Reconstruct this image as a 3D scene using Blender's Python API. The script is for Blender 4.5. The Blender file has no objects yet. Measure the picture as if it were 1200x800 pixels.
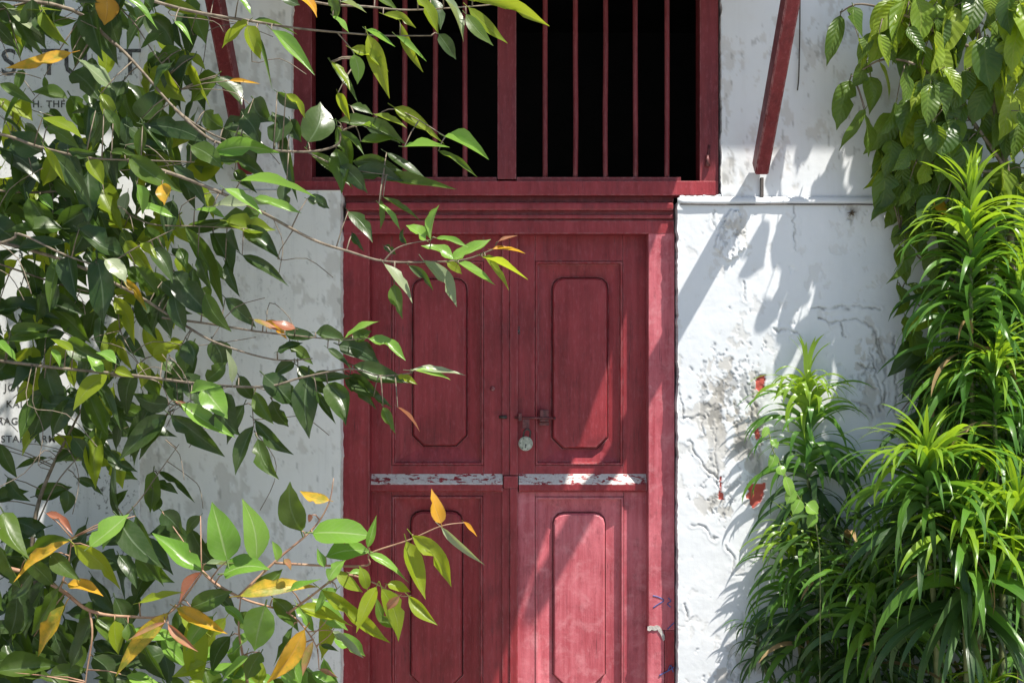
import bpy, bmesh, math, random
import numpy as np
from mathutils import Vector, Matrix

R = math.radians
rnd = random.Random(7)
sc = bpy.context.scene
COL = sc.collection

# ------------------------------------------------------------------ camera, sky, sun, exposure
DCAM = 4.5
cam_d = bpy.data.cameras.new('camera')
cam = bpy.data.objects.new('camera', cam_d); COL.objects.link(cam)
cam.location = (0, -DCAM, 1.6); cam.rotation_euler = (R(90), 0, 0)
cam_d.sensor_width = 36; cam_d.lens = 36 * DCAM / 4.0
cam_d.clip_start = 0.05; cam_d.clip_end = 1000
sc.camera = cam

SUN_A, SUN_K = 1.075, 2.936               # direction to the sun is (A, -1, K)
to_sun = Vector((SUN_A, -1, SUN_K)).normalized()
world = bpy.data.worlds.new('World'); sc.world = world
world.use_nodes = True
wn = world.node_tree
sky = wn.nodes.new('ShaderNodeTexSky'); sky.sky_type = 'NISHITA'; sky.sun_disc = False
sky.sun_elevation = math.asin(to_sun.z)
sky.sun_rotation = math.atan2(to_sun.x, to_sun.y)
sky.air_density = 1.0; sky.dust_density = 1.0; sky.ozone_density = 2.0
bg = wn.nodes['Background']; bg.inputs['Strength'].default_value = 0.10
wn.links.new(sky.outputs[0], bg.inputs['Color'])
sun_d = bpy.data.lights.new('sun', 'SUN'); sun_d.energy = 5.0; sun_d.angle = R(0.53)
sun_d.color = (1.0, 0.95, 0.87)
sun = bpy.data.objects.new('sun', sun_d); COL.objects.link(sun)
sun.rotation_euler = (-to_sun).to_track_quat('-Z', 'Y').to_euler(); sun.location = (4, -4, 8)
sc.view_settings.view_transform = 'Standard'; sc.view_settings.look = 'None'
sc.view_settings.exposure = 0.86; sc.view_settings.gamma = 1.0
try:
    sc.view_settings.use_curve_mapping = False
except Exception:
    pass

# ------------------------------------------------------------------ helpers
def P(px, py, D=0.0):
    """photo pixel -> world point at D metres in front of the wall"""
    s = (DCAM - D) / DCAM
    return Vector(((px - 600) / 300 * s, -D, 1.6 + (400 - py) / 300 * s))
def XX(px, y=0.0): return (px - 600) / 300 * (DCAM + y) / DCAM
def ZZ(py, y=0.0): return 1.6 + (400 - py) / 300 * (DCAM + y) / DCAM

def link(name, me, mat=None, parent=None):
    o = bpy.data.objects.new(name, me); COL.objects.link(o)
    if mat and me is not None and not me.materials: me.materials.append(mat)
    if parent is not None: o.parent = parent
    return o
def tag(o, label=None, cat=None, group=None, kind=None):
    if label: o['label'] = label
    if cat: o['category'] = cat
    if group: o['group'] = group
    if kind: o['kind'] = kind
    return o
def empty(name, loc=(0, 0, 0)):
    o = bpy.data.objects.new(name, None); COL.objects.link(o); o.location = loc; o.empty_display_size = 0.1
    return o
def mesh_of(name, verts, faces, smooth=False):
    me = bpy.data.meshes.new(name); me.from_pydata([tuple(v) for v in verts], [], faces); me.update()
    if smooth:
        me.polygons.foreach_set('use_smooth', [True] * len(me.polygons))
    return me
def bm_done(name, bm, mat, parent=None, smooth=False):
    me = bpy.data.meshes.new(name)
    bmesh.ops.recalc_face_normals(bm, faces=bm.faces)
    bm.to_mesh(me); bm.free()
    if smooth: me.polygons.foreach_set('use_smooth', [True] * len(me.polygons))
    return link(name, me, mat, parent)
def add_box(bm, x0, x1, y0, y1, z0, z1, bev=0.003):
    b2 = bmesh.new()
    bmesh.ops.create_cube(b2, size=1)
    for v in b2.verts:
        v.co = Vector((x0 + (v.co.x + .5) * (x1 - x0), y0 + (v.co.y + .5) * (y1 - y0), z0 + (v.co.z + .5) * (z1 - z0)))
    if bev: bmesh.ops.bevel(b2, geom=b2.edges[:], offset=bev, segments=2, profile=0.6, affect='EDGES')
    t = bpy.data.meshes.new('t'); b2.to_mesh(t); b2.free(); bm.from_mesh(t); bpy.data.meshes.remove(t)
def box(name, x0, x1, y0, y1, z0, z1, mat, parent=None, bev=0.003):
    bm = bmesh.new(); add_box(bm, min(x0, x1), max(x0, x1), y0, y1, min(z0, z1), max(z0, z1), bev)
    return bm_done(name, bm, mat, parent)
def pbox(name, px0, px1, py0, py1, y0, y1, mat, parent=None, bev=0.003):
    return box(name, XX(px0, y0), XX(px1, y0), y0, y1, ZZ(py1, y0), ZZ(py0, y0), mat, parent, bev)

class Tubes:
    """collects tapered tubes into one mesh"""
    def __init__(s): s.v = []; s.f = []
    def add(s, pts, radii, n=6):
        pts = [Vector(p) for p in pts]; base = len(s.v); up = Vector((0.13, 0.31, 0.94))
        for i, p in enumerate(pts):
            d = (pts[min(i + 1, len(pts) - 1)] - pts[max(i - 1, 0)])
            d = d.normalized() if d.length > 1e-9 else Vector((0, 0, 1))
            a = d.cross(up)
            if a.length < 1e-3: a = d.cross(Vector((1, 0, 0)))
            a.normalize(); b = d.cross(a)
            r = radii[i] if isinstance(radii, (list, tuple)) else radii
            for k in range(n):
                t = 2 * math.pi * k / n
                s.v.append(p + a * (math.cos(t) * r) + b * (math.sin(t) * r))
        for i in range(len(pts) - 1):
            for k in range(n):
                q = base + i * n
                s.f.append((q + k, q + (k + 1) % n, q + n + (k + 1) % n, q + n + k))
        s.f.append(tuple(base + k for k in range(n))[::-1])
        e = base + (len(pts) - 1) * n
        s.f.append(tuple(e + k for k in range(n)))
    def build(s, name, mat, parent=None):
        return link(name, mesh_of(name, s.v, s.f, True), mat, parent)
def smooth_path(pts, sub=5):
    """Catmull-Rom through the points"""
    pts = [Vector(p) for p in pts]
    if len(pts) < 3: 
        return [pts[0].lerp(pts[-1], i / sub) for i in range(sub + 1)]
    out = []
    for i in range(len(pts) - 1):
        p0 = pts[max(i - 1, 0)]; p1 = pts[i]; p2 = pts[i + 1]; p3 = pts[min(i + 2, len(pts) - 1)]
        for k in range(sub):
            t = k / sub
            out.append(0.5 * ((2 * p1) + (p2 - p0) * t + (2 * p0 - 5 * p1 + 4 * p2 - p3) * t * t + (3 * p1 - p0 - 3 * p2 + p3) * t ** 3))
    out.append(pts[-1]); return out

# ------------------------------------------------------------------ materials
class NT:
    def __init__(s, name):
        s.m = bpy.data.materials.new(name); s.m.use_nodes = True
        s.t = s.m.node_tree; s.t.nodes.clear()
        s.out = s.t.nodes.new('ShaderNodeOutputMaterial')
    def n(s, typ, **kw):
        nd = s.t.nodes.new(typ)
        for k, v in kw.items():
            if k.startswith('i_'): nd.inputs[k[2:].replace('_', ' ')].default_value = v
            else: setattr(nd, k, v)
        return nd
    def l(s, a, b): s.t.links.new(a, b)
    def noise(s, vec, scale, detail=4, rough=0.55, dist=0.0):
        nd = s.n('ShaderNodeTexNoise'); nd.inputs['Scale'].default_value = scale
        nd.inputs['Detail'].default_value = detail; nd.inputs['Roughness'].default_value = rough
        nd.inputs['Distortion'].default_value = dist
        if vec is not None: s.l(vec, nd.inputs['Vector'])
        return nd.outputs['Fac']
    def mapping(s, vec, scale=(1, 1, 1), rot=(0, 0, 0)):
        nd = s.n('ShaderNodeMapping'); nd.inputs['Scale'].default_value = scale; nd.inputs['Rotation'].default_value = rot
        s.l(vec, nd.inputs['Vector']); return nd.outputs[0]
    def ramp(s, fac, p0, p1, c0=(0, 0, 0, 1), c1=(1, 1, 1, 1)):
        nd = s.n('ShaderNodeValToRGB'); e = nd.color_ramp.elements
        e[0].position = p0; e[1].position = p1; e[0].color = c0; e[1].color = c1
        s.l(fac, nd.inputs[0]); return nd.outputs[0]
    def mix(s, fac, a, b, mode='MIX'):
        nd = s.n('ShaderNodeMix', data_type='RGBA', blend_type=mode)
        for i, v in ((0, fac), (6, a), (7, b)):
            if isinstance(v, (float, int)): nd.inputs[i].default_value = v
            elif isinstance(v, tuple): nd.inputs[i].default_value = v if len(v) == 4 else (*v, 1)
            else: s.l(v, nd.inputs[i])
        return nd.outputs[2]
    def math(s, op, a, b=None, c=None):
        nd = s.n('ShaderNodeMath', operation=op)
        for i, v in enumerate((a, b, c)):
            if v is None: continue
            if isinstance(v, (float, int)): nd.inputs[i].default_value = v
            else: s.l(v, nd.inputs[i])
        return nd.outputs[0]
    def bump(s, h, strength=0.3, dist=0.01, normal=None):
        nd = s.n('ShaderNodeBump'); nd.inputs['Strength'].default_value = strength; nd.inputs['Distance'].default_value = dist
        s.l(h, nd.inputs['Height'])
        if normal is not None: s.l(normal, nd.inputs['Normal'])
        return nd.outputs[0]
    def principled(s, col, rough=0.5, normal=None, spec=0.5, metal=0.0):
        p = s.n('ShaderNodeBsdfPrincipled')
        if isinstance(col, tuple): p.inputs['Base Color'].default_value = (*col[:3], 1)
        else: s.l(col, p.inputs['Base Color'])
        if isinstance(rough, (float, int)): p.inputs['Roughness'].default_value = rough
        else: s.l(rough, p.inputs['Roughness'])
        p.inputs['Specular IOR Level'].default_value = spec; p.inputs['Metallic'].default_value = metal
        if normal is not None: s.l(normal, p.inputs['Normal'])
        return p
    def done(s, shader): s.l(shader, s.out.inputs['Surface']); return s.m
    def pos(s): return s.n('ShaderNodeNewGeometry').outputs['Position']

def paint_material(name, peel=0.0,  dark=(0.17, 0.014, 0.018), light=(0.34, 0.042, 0.052), faded=False):
    t = NT(name); pos = t.pos()
    streak = t.noise(t.mapping(pos, (38, 38, 2.2)), 1.0, 6, 0.6)
    patch = t.noise(pos, 3.1, 5, 0.6)
    f = t.math('ADD', t.math('MULTIPLY', streak, 0.55), t.math('MULTIPLY', patch, 0.6))
    col = t.mix(t.ramp(f, 0.42, 0.78), (*dark, 1), (*light, 1))
    # chalky bloom and grime
    bloom = t.noise(t.mapping(pos, (90, 90, 28)), 1.0, 6, 0.7)
    col = t.mix(t.math('MULTIPLY', t.ramp(bloom, 0.52, 0.8), 0.35), col, (0.42, 0.12, 0.15, 1))
    grime = t.noise(pos, 7.0, 7, 0.7)
    col = t.mix(t.math('MULTIPLY', t.ramp(grime, 0.56, 0.78), 0.55), col, (0.07, 0.012, 0.016, 1))
    gr_ = t.noise(t.mapping(pos, (85, 85, 1.6)), 1.0, 3, 0.5, 0.3)
    crack = t.math('MULTIPLY', t.ramp(t.math('ABSOLUTE', t.math('SUBTRACT', gr_, 0.5)), 0.004, 0.012, (1, 1, 1, 1), (0, 0, 0, 1)), t.ramp(t.noise(pos, 5.5, 4), 0.48, 0.6))
    col = t.mix(t.math('MULTIPLY', crack, 0.6), col, (0.05, 0.008, 0.012, 1))
    if faded:
        fd = t.noise(pos, 16, 8, 0.72, 0.4)
        col = t.mix(t.math('MULTIPLY', t.ramp(fd, 0.5, 0.70), 0.45), col, (0.66, 0.30, 0.32, 1))
        col = t.mix(t.math('MULTIPLY', t.ramp(t.noise(t.mapping(pos, (1, 1, .4)), 36, 6, 0.7), 0.55, 0.7), 0.5), col, (0.20, 0.03, 0.04, 1))
    # worn edges
    bev = t.n('ShaderNodeBevel', samples=4); bev.inputs['Radius'].default_value = 0.010
    geo = t.n('ShaderNodeNewGeometry')
    dot = t.n('ShaderNodeVectorMath', operation='DOT_PRODUCT'); t.l(bev.outputs[0], dot.inputs[0]); t.l(geo.outputs['True Normal'], dot.inputs[1])
    edge = t.ramp(dot.outputs['Value'], 0.78, 0.96, (1, 1, 1, 1), (0, 0, 0, 1))
    wear_n = t.noise(t.mapping(pos, (55, 55, 22)), 1.0, 6, 0.7)
    wear = t.math('MULTIPLY', edge, t.ramp(wear_n, 0.42, 0.58))
    col = t.mix(t.math('MULTIPLY', wear, 0.6), col, (0.46, 0.27, 0.27, 1))
    if peel:
        pn = t.noise(t.mapping(pos, (26, 60, 75)), 1.0, 7, 0.68, 0.6)
        pm = t.ramp(pn, 0.62 - 0.33 * peel, 0.635 - 0.33 * peel)
        sn = t.n('ShaderNodeSeparateXYZ'); t.l(geo.outputs['True Normal'], sn.inputs[0])
        pm = t.math('MULTIPLY', pm, t.ramp(sn.outputs[2], 0.15, 0.3))
        pc = t.mix(t.noise(pos, 140, 3), (0.36, 0.33, 0.31, 1), (0.68, 0.64, 0.61, 1))
        col = t.mix(pm, col, pc)
        h0 = t.math('MULTIPLY', pm, -0.6)
    else:
        sp = t.noise(t.mapping(pos, (120, 120, 70)), 1.0, 5, 0.7)
        sm = t.math('MULTIPLY', t.ramp(sp, 0.735, 0.75), t.ramp(patch, 0.5, 0.62))
        col = t.mix(sm, col, (0.44, 0.33, 0.32, 1)); h0 = t.math('MULTIPLY', sm, -0.5)
    h = t.math('ADD', t.math('ADD', t.math('MULTIPLY', t.noise(t.mapping(pos, (160, 160, 9)), 1.0, 4), 0.5),
                             t.math('MULTIPLY', t.noise(pos, 60, 5, 0.65), 0.7)), h0)
    nrm = t.bump(h, 0.45, 0.004)
    rough = t.ramp(t.noise(pos, 25, 5), 0.3, 0.8, (0.36, 0.36, 0.36, 1), (0.62, 0.62, 0.62, 1))
    return t.done(t.principled(col, rough, nrm, 0.32).outputs[0])

def wall_material(name, tint=(0.80, 0.81, 0.80), dirty=0.3, mould=0.0):
    t = NT(name); pos = t.pos()
    big = t.noise(pos, 1.6, 6, 0.62); fine = t.noise(pos, 11, 8, 0.68)
    col = t.mix(t.ramp(big, 0.35, 0.7), (tint[0], tint[1], tint[2], 1), (tint[0] * .87, tint[1] * .89, tint[2] * .91, 1))
    col = t.mix(t.math('MULTIPLY', t.ramp(fine, 0.52, 0.78), 0.3), col, (0.62, 0.60, 0.565, 1))
    streak = t.noise(t.mapping(pos, (16, 16, 0.8)), 1.0, 6, 0.65)
    col = t.mix(t.math('MULTIPLY', t.ramp(streak, 0.55, 0.78), dirty), col, (0.37, 0.36, 0.34, 1))
    sp = t.noise(t.mapping(pos, (1, 1, .6)), 95, 5, 0.7)
    spm = t.math('MULTIPLY', t.ramp(sp, 0.70, 0.76), t.ramp(t.noise(pos, 4.5, 4), 0.52, 0.7))
    col = t.mix(t.math('MULTIPLY', spm, 0.7), col, (0.16, 0.15, 0.13, 1))
    if mould:
        m1 = t.noise(t.mapping(pos, (1, 1, .7)), 48, 6, 0.72); m2 = t.noise(t.mapping(pos, (2.2, 2.2, .9)), 1.6, 4)
        mm = t.math('MULTIPLY', t.ramp(m1, 0.56, 0.66), t.ramp(m2, 0.45, 0.62))
        col = t.mix(t.math('MULTIPLY', mm, mould), col, (0.055, 0.055, 0.045, 1))
    at = t.n('ShaderNodeAttribute', attribute_name='wear'); sep = t.n('ShaderNodeSeparateColor'); t.l(at.outputs['Color'], sep.inputs[0])
    col = t.mix(sep.outputs[2], col, (0.44, 0.41, 0.36, 1))
    col = t.mix(sep.outputs[1], col, (0.085, 0.078, 0.065, 1))
    red = t.mix(t.noise(pos, 45, 5), (0.38, 0.060, 0.042, 1), (0.52, 0.13, 0.10, 1))
    col = t.mix(sep.outputs[0], col, red)
    h = t.math('ADD', t.math('MULTIPLY', t.noise(pos, 26, 7, 0.7), 1.0), t.math('MULTIPLY', t.noise(t.mapping(pos, (1, 1, .45)), 7, 4, 0.5), 2.2))
    nrm = t.bump(h, 0.5, 0.0020)
    return t.done(t.principled(col, 0.78, nrm, 0.25).outputs[0])

def simple_material(name, c0, c1, scale=20, rough=0.6, metal=0.0, bump=0.2, spec=0.5):
    t = NT(name); pos = t.pos()
    f = t.noise(pos, scale, 6, 0.65)
    col = t.mix(t.ramp(f, 0.35, 0.7), (*c0, 1), (*c1, 1))
    return t.done(t.principled(col, rough, t.bump(f, bump, 0.003), spec, metal).outputs[0])

def leaf_material(name, c0, c1, trans, tmix=0.35, rough=0.36, vein=(0.3, 0.36, 0.16), vein_amt=0.5, ribs=0.25, rib_n=9.0, spec=0.30, patch=None, tip=0.0):
    """c0..c1 is the spread between leaves; the underside is paler; veins are raised lines along the leaf's own uv"""
    t = NT(name)
    oi = t.n('ShaderNodeObjectInfo'); uv = t.n('ShaderNodeUVMap'); uv.uv_map = 'uv'
    pos = t.pos(); loc = t.noise(pos, 9, 4, 0.6)
    r = t.math('ADD', t.math('MULTIPLY', oi.outputs['Random'], 0.7), t.math('MULTIPLY', loc, 0.5))
    col = t.mix(t.ramp(r, 0.12, 0.95), (*c0, 1), (*c1, 1))
    sx = t.n('ShaderNodeSeparateXYZ'); t.l(uv.outputs[0], sx.inputs[0])
    d = t.math('ABSOLUTE', t.math('SUBTRACT', sx.outputs[0], 0.5))
    mid = t.ramp(d, 0.015, 0.045, (1, 1, 1, 1), (0, 0, 0, 1))
    # side veins slant towards the tip
    w = t.math('FRACT', t.math('MULTIPLY', t.math('SUBTRACT', sx.outputs[1], t.math('MULTIPLY', d, 0.55)), rib_n))
    rib = t.math('ABSOLUTE', t.math('SUBTRACT', w, 0.5))
    ribl = t.ramp(rib, 0.0, 0.10, (1, 1, 1, 1), (0, 0, 0, 1))
    col = t.mix(t.math('MULTIPLY', mid, vein_amt), col, (*vein, 1))
    col = t.mix(t.math('MULTIPLY', ribl, vein_amt * 0.25), col, (*vein, 1))
    if patch:
        pf = t.math('ADD', t.math('MULTIPLY', t.noise(pos, 22, 5, 0.65), 0.8), t.math('MULTIPLY', oi.outputs['Random'], 0.3))
        col = t.mix(t.ramp(pf, 0.56, 0.74), col, (*patch, 1))
        edge = t.ramp(t.math('ADD', d, t.math('MULTIPLY', t.noise(pos, 60, 4), 0.35)), 0.60, 0.68)
        col = t.mix(t.math('MULTIPLY', edge, 0.7), col, (0.16, 0.07, 0.02, 1))
    if tip:
        tf = t.math('ADD', sx.outputs[1], t.math('ADD', t.math('MULTIPLY', t.noise(pos, 30, 3), 0.12), t.math('MULTIPLY', oi.outputs['Random'], 0.12)))
        col = t.mix(t.math('MULTIPLY', t.ramp(tf, 1.02, 1.09), tip), col, (0.26, 0.17, 0.07, 1))
    dust = t.ramp(t.noise(pos, 14, 6, 0.7), 0.45, 0.8)
    col = t.mix(t.math('MULTIPLY', dust, 0.16), col, (0.30, 0.30, 0.22, 1))
    spots = t.ramp(t.noise(pos, 85, 5, 0.7), 0.66, 0.72)
    col = t.mix(t.math('MULTIPLY', spots, 0.45), col, (0.10, 0.08, 0.03, 1))
    geo = t.n('ShaderNodeNewGeometry')
    back = t.mix(0.45, col, tuple(min(1, c * 1.5 + .05) for c in c1) + (1,))
    col = t.mix(geo.outputs['Backfacing'], col, back)
    h = t.math('ADD', t.math('MULTIPLY', rib, ribs * 2), t.math('ADD', t.math('MULTIPLY', mid, -0.4), t.math('MULTIPLY', t.noise(pos, 70, 3), 0.25)))
    nrm = t.bump(h, 0.45, 0.0035)
    p = t.principled(col, rough, nrm, spec)
    tr = t.n('ShaderNodeBsdfTranslucent'); t.l(nrm, tr.inputs['Normal'])
    tcol = t.mix(t.math('MULTIPLY', t.math('ADD', mid, t.math('MULTIPLY', ribl, .4)), 0.45), (*trans, 1), tuple(c * .6 for c in trans) + (1,))
    t.l(tcol, tr.inputs['Color'])
    mx = t.n('ShaderNodeMixShader'); mx.inputs[0].default_value = tmix
    t.l(p.outputs[0], mx.inputs[1]); t.l(tr.outputs[0], mx.inputs[2])
    return t.done(mx.outputs[0])

PAINT = paint_material('maroon_paint')
PAINT_PEEL = paint_material('peeling_maroon_paint', 0.55)
PAINT_PINK = paint_material('sunlit_faded_red_paint', 0.0, (0.33, 0.050, 0.065), (0.62, 0.18, 0.21), True)  # faded red, paled further so the colour carries sunlight on leaf and jamb
PAINT_DARK = paint_material('dark_maroon_paint', 0.0, (0.11, 0.012, 0.016), (0.21, 0.03, 0.035))
WALL = wall_material('lime_washed_plaster', (0.705, 0.722, 0.735), 0.12)
WALL_LEFT = wall_material('stained_plaster', (0.80, 0.785, 0.745), 0.30, 0.35)
SIGN = wall_material('mouldy_white_panel', (0.72, 0.72, 0.71), 0.5, 0.85)
OLDPLASTER = simple_material('old_grey_plaster', (0.30, 0.27, 0.24), (0.62, 0.59, 0.55), 90, 0.9, 0, 0.6)
INK = simple_material('black_lettering_paint', (0.014, 0.014, 0.014), (0.17, 0.17, 0.165), 130, 0.75)
BLUE = simple_material('blue_marker', (0.05, 0.07, 0.22), (0.10, 0.13, 0.32), 60, 0.6)
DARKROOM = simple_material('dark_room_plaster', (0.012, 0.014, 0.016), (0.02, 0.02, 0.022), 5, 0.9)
STEEL = simple_material('old_galvanised_steel', (0.22, 0.24, 0.20), (0.42, 0.44, 0.38), 60, 0.42, 0.55, 0.25)
BLACKSTEEL = simple_material('dark_steel', (0.03, 0.028, 0.025), (0.08, 0.07, 0.06), 60, 0.5, 0.4)
IRON = simple_material('painted_iron', (0.05, 0.012, 0.014), (0.20, 0.05, 0.05), 70, 0.5, 0.1, 0.4)
WIRE = simple_material('old_wire', (0.05, 0.04, 0.035), (0.12, 0.10, 0.09), 50, 0.7)
CONCRETE = simple_material('paving_concrete', (0.26, 0.25, 0.235), (0.36, 0.345, 0.32), 3, 0.85, 0, 0.3)
TILE = simple_material('clay_roofing', (0.20, 0.09, 0.06), (0.32, 0.15, 0.10), 6, 0.8)
TIN = simple_material('tin_sheet', (0.25, 0.24, 0.22), (0.36, 0.34, 0.31), 6, 0.6, 0.2)
BARK = simple_material('grey_brown_bark', (0.10, 0.075, 0.05), (0.27, 0.22, 0.16), 35, 0.8, 0, 0.6)
STEM_G = simple_material('green_stem', (0.10, 0.13, 0.04), (0.20, 0.22, 0.08), 30, 0.6)
STEM_R = simple_material('young_red_stem', (0.26, 0.13, 0.08), (0.42, 0.27, 0.17), 30, 0.6)
SOIL = simple_material('dark_soil', (0.03, 0.022, 0.015), (0.07, 0.05, 0.035), 20, 0.95, 0, 0.8)

LM = {
    'd': leaf_material('shaded_mature_leaf', (0.018, 0.042, 0.012), (0.044, 0.078, 0.018), (0.13, 0.24, 0.02), 0.28, 0.30, (0.16, 0.22, 0.12), 0.45, 0.03),  # dark mature green, with the shade on these leaves put into the colour
    'g': leaf_material('green_leaf', (0.038, 0.080, 0.012), (0.080, 0.135, 0.018), (0.20, 0.34, 0.022), 0.42, 0.34, (0.2, 0.28, 0.12), 0.45, 0.03),
    'y': leaf_material('yellow_green_leaf', (0.14, 0.22, 0.014), (0.27, 0.34, 0.022), (0.42, 0.50, 0.025), 0.52, 0.34, (0.35, 0.4, 0.12), 0.4, 0.03),
    'l': leaf_material('young_green_leaf', (0.105, 0.24, 0.024), (0.20, 0.35, 0.055), (0.22, 0.42, 0.06), 0.35, 0.28, (0.36, 0.46, 0.2), 0.6, 0.03),
    'p': leaf_material('sunlit_pale_leaf', (0.16, 0.23, 0.11), (0.27, 0.31, 0.18), (0.30, 0.36, 0.10), 0.3, 0.30, (0.4, 0.42, 0.28), 0.5, 0.03),  # lit copy: sun sheen on leaves put into the base colour
    'o': leaf_material('orange_leaf', (0.52, 0.22, 0.018), (0.70, 0.44, 0.04), (0.75, 0.42, 0.02), 0.40, 0.36, (0.6, 0.36, 0.12), 0.4, 0.03, patch=(0.20, 0.24, 0.02)),
    'b': leaf_material('bronze_leaf', (0.24, 0.075, 0.04), (0.42, 0.20, 0.12), (0.5, 0.16, 0.06), 0.3, 0.30, (0.5, 0.32, 0.22), 0.5, 0.03, patch=(0.22, 0.20, 0.05)),
    'v': leaf_material('vine_leaf', (0.035, 0.085, 0.018), (0.10, 0.17, 0.024), (0.24, 0.34, 0.02), 0.38, 0.33, (0.2, 0.28, 0.06), 0.35, 0.9, 8.0),
    'w': leaf_material('lime_vine_leaf', (0.14, 0.25, 0.02), (0.27, 0.36, 0.03), (0.44, 0.54, 0.03), 0.42, 0.33, (0.42, 0.46, 0.1), 0.35, 0.9, 8.0),
    's': leaf_material('strap_leaf', (0.040, 0.120, 0.018), (0.095, 0.22, 0.028), (0.20, 0.40, 0.02), 0.36, 0.30, (0.16, 0.3, 0.05), 0.25, 0.0, 1.0, tip=0.9),
    't': leaf_material('bright_strap_leaf', (0.11, 0.22, 0.014), (0.22, 0.35, 0.024), (0.36, 0.54, 0.02), 0.40, 0.30, (0.25, 0.4, 0.08), 0.25, 0.0, 1.0, tip=0.9),
    'z': leaf_material('dry_strap_leaf', (0.22, 0.14, 0.06), (0.36, 0.25, 0.11), (0.3, 0.2, 0.06), 0.25, 0.6, (0.3, 0.22, 0.1), 0.2, 0.0, 1.0),
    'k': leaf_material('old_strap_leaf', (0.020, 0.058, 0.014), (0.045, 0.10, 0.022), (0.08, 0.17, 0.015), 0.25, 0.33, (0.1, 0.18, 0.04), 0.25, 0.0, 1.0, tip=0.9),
}

# ------------------------------------------------------------------ value noise for sculpted plaster
def vnoise(x, y, seed):
    rs = np.random.RandomState(seed); T = rs.rand(257, 257)
    xi = np.floor(x).astype(int); yi = np.floor(y).astype(int)
    fx = x - xi; fy = y - yi; fx = fx * fx * (3 - 2 * fx); fy = fy * fy * (3 - 2 * fy)
    a = T[xi % 256, yi % 256]; b = T[(xi + 1) % 256, yi % 256]; c = T[xi % 256, (yi + 1) % 256]; d = T[(xi + 1) % 256, (yi + 1) % 256]
    return (a * (1 - fx) + b * fx) * (1 - fy) + (c * (1 - fx) + d * fx) * fy
def fbm(x, y, seed, oct=4, gain=0.5):
    s = np.zeros_like(x, dtype=float); a = 1.0; n = 0
    for o in range(oct):
        s += a * vnoise(x * 2 ** o + 31 * o, y * 2 ** o + 17 * o, seed + o); n += a; a *= gain
    return s / n
def in_poly(px, py, poly):
    inside = np.zeros(px.shape, bool); n = len(poly)
    for i in range(n):
        x0, y0 = poly[i]; x1, y1 = poly[(i + 1) % n]
        c = ((y0 > py) != (y1 > py)) & (px < (x1 - x0) * (py - y0) / (y1 - y0 + 1e-12) + x0)
        inside ^= c
    return inside
def seg_dist(px, py, pts):
    d = np.full(px.shape, 1e9)
    for (x0, y0), (x1, y1) in zip(pts[:-1], pts[1:]):
        vx, vy = x1 - x0, y1 - y0; L = vx * vx + vy * vy + 1e-9
        t = np.clip(((px - x0) * vx + (py - y0) * vy) / L, 0, 1)
        d = np.minimum(d, np.hypot(px - x0 - t * vx, py - y0 - t * vy))
    return d
def ell(px, py, cx, cy, rx, ry): return np.exp(-(((px - cx) / rx) ** 2 + ((py - cy) / ry) ** 2))

def relief_wall(name, xs, ys, fn, mat, parent, y_off=0.0, edges='LR'):
    """plaster sheet with sculpted relief over photo pixels xs x ys (wall plane), fn -> (height m, wear rgb)"""
    xs = np.asarray(xs, float); ys = np.asarray(ys, float)
    PX, PY = np.meshgrid(xs, ys)
    h, wear = fn(PX, PY)
    X = (PX - 600) / 300.0; Z = (880 - PY) / 300.0; Y = y_off - h
    nx, ny = len(xs), len(ys)
    for e, j in (('L', 0), ('R', nx - 1)):
        if e in edges:
            X[:, j] += (fbm(PY[:, j] / 9.0, PY[:, j] * 0 + 3.3, 91, 4) - 0.5) * 0.014
    V = np.stack([X, Y, Z], -1).reshape(-1, 3)
    idx = np.arange(nx * ny).reshape(ny, nx)
    F = np.stack([idx[:-1, :-1], idx[1:, :-1], idx[1:, 1:], idx[:-1, 1:]], -1).reshape(-1, 4)
    ring = np.concatenate([idx[0, :], idx[1:, -1], idx[-1, -2::-1], idx[-2:0:-1, 0]])
    V2 = V[ring].copy(); V2[:, 1] = y_off + 0.2
    n0 = len(V); m = len(ring)
    S = np.stack([ring, n0 + np.arange(m), n0 + (np.arange(m) + 1) % m, np.roll(ring, -1)], -1)[:, ::-1]
    V = np.concatenate([V, V2]); F = np.concatenate([F, S[:, ::-1]])
    me = bpy.data.meshes.new(name)
    me.vertices.add(len(V)); me.vertices.foreach_set('co', V.astype(np.float32).ravel())
    me.loops.add(F.size); me.loops.foreach_set('vertex_index', F.astype(np.int32).ravel())
    me.polygons.add(len(F)); me.polygons.foreach_set('loop_start', np.arange(0, F.size, 4, dtype=np.int32))
    me.update(calc_edges=True)
    me.polygons.foreach_set('use_smooth', np.concatenate([np.ones(len(F) - m, bool), np.zeros(m, bool)]))
    w = np.concatenate([wear.reshape(-1, 3), np.zeros((m, 3))]); w = np.concatenate([w, np.ones((len(w), 1))], 1)
    ca = me.color_attributes.new('wear', 'FLOAT_COLOR', 'POINT'); ca.data.foreach_set('color', w.astype(np.float32).ravel())
    return link(name, me, mat, parent)

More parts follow.
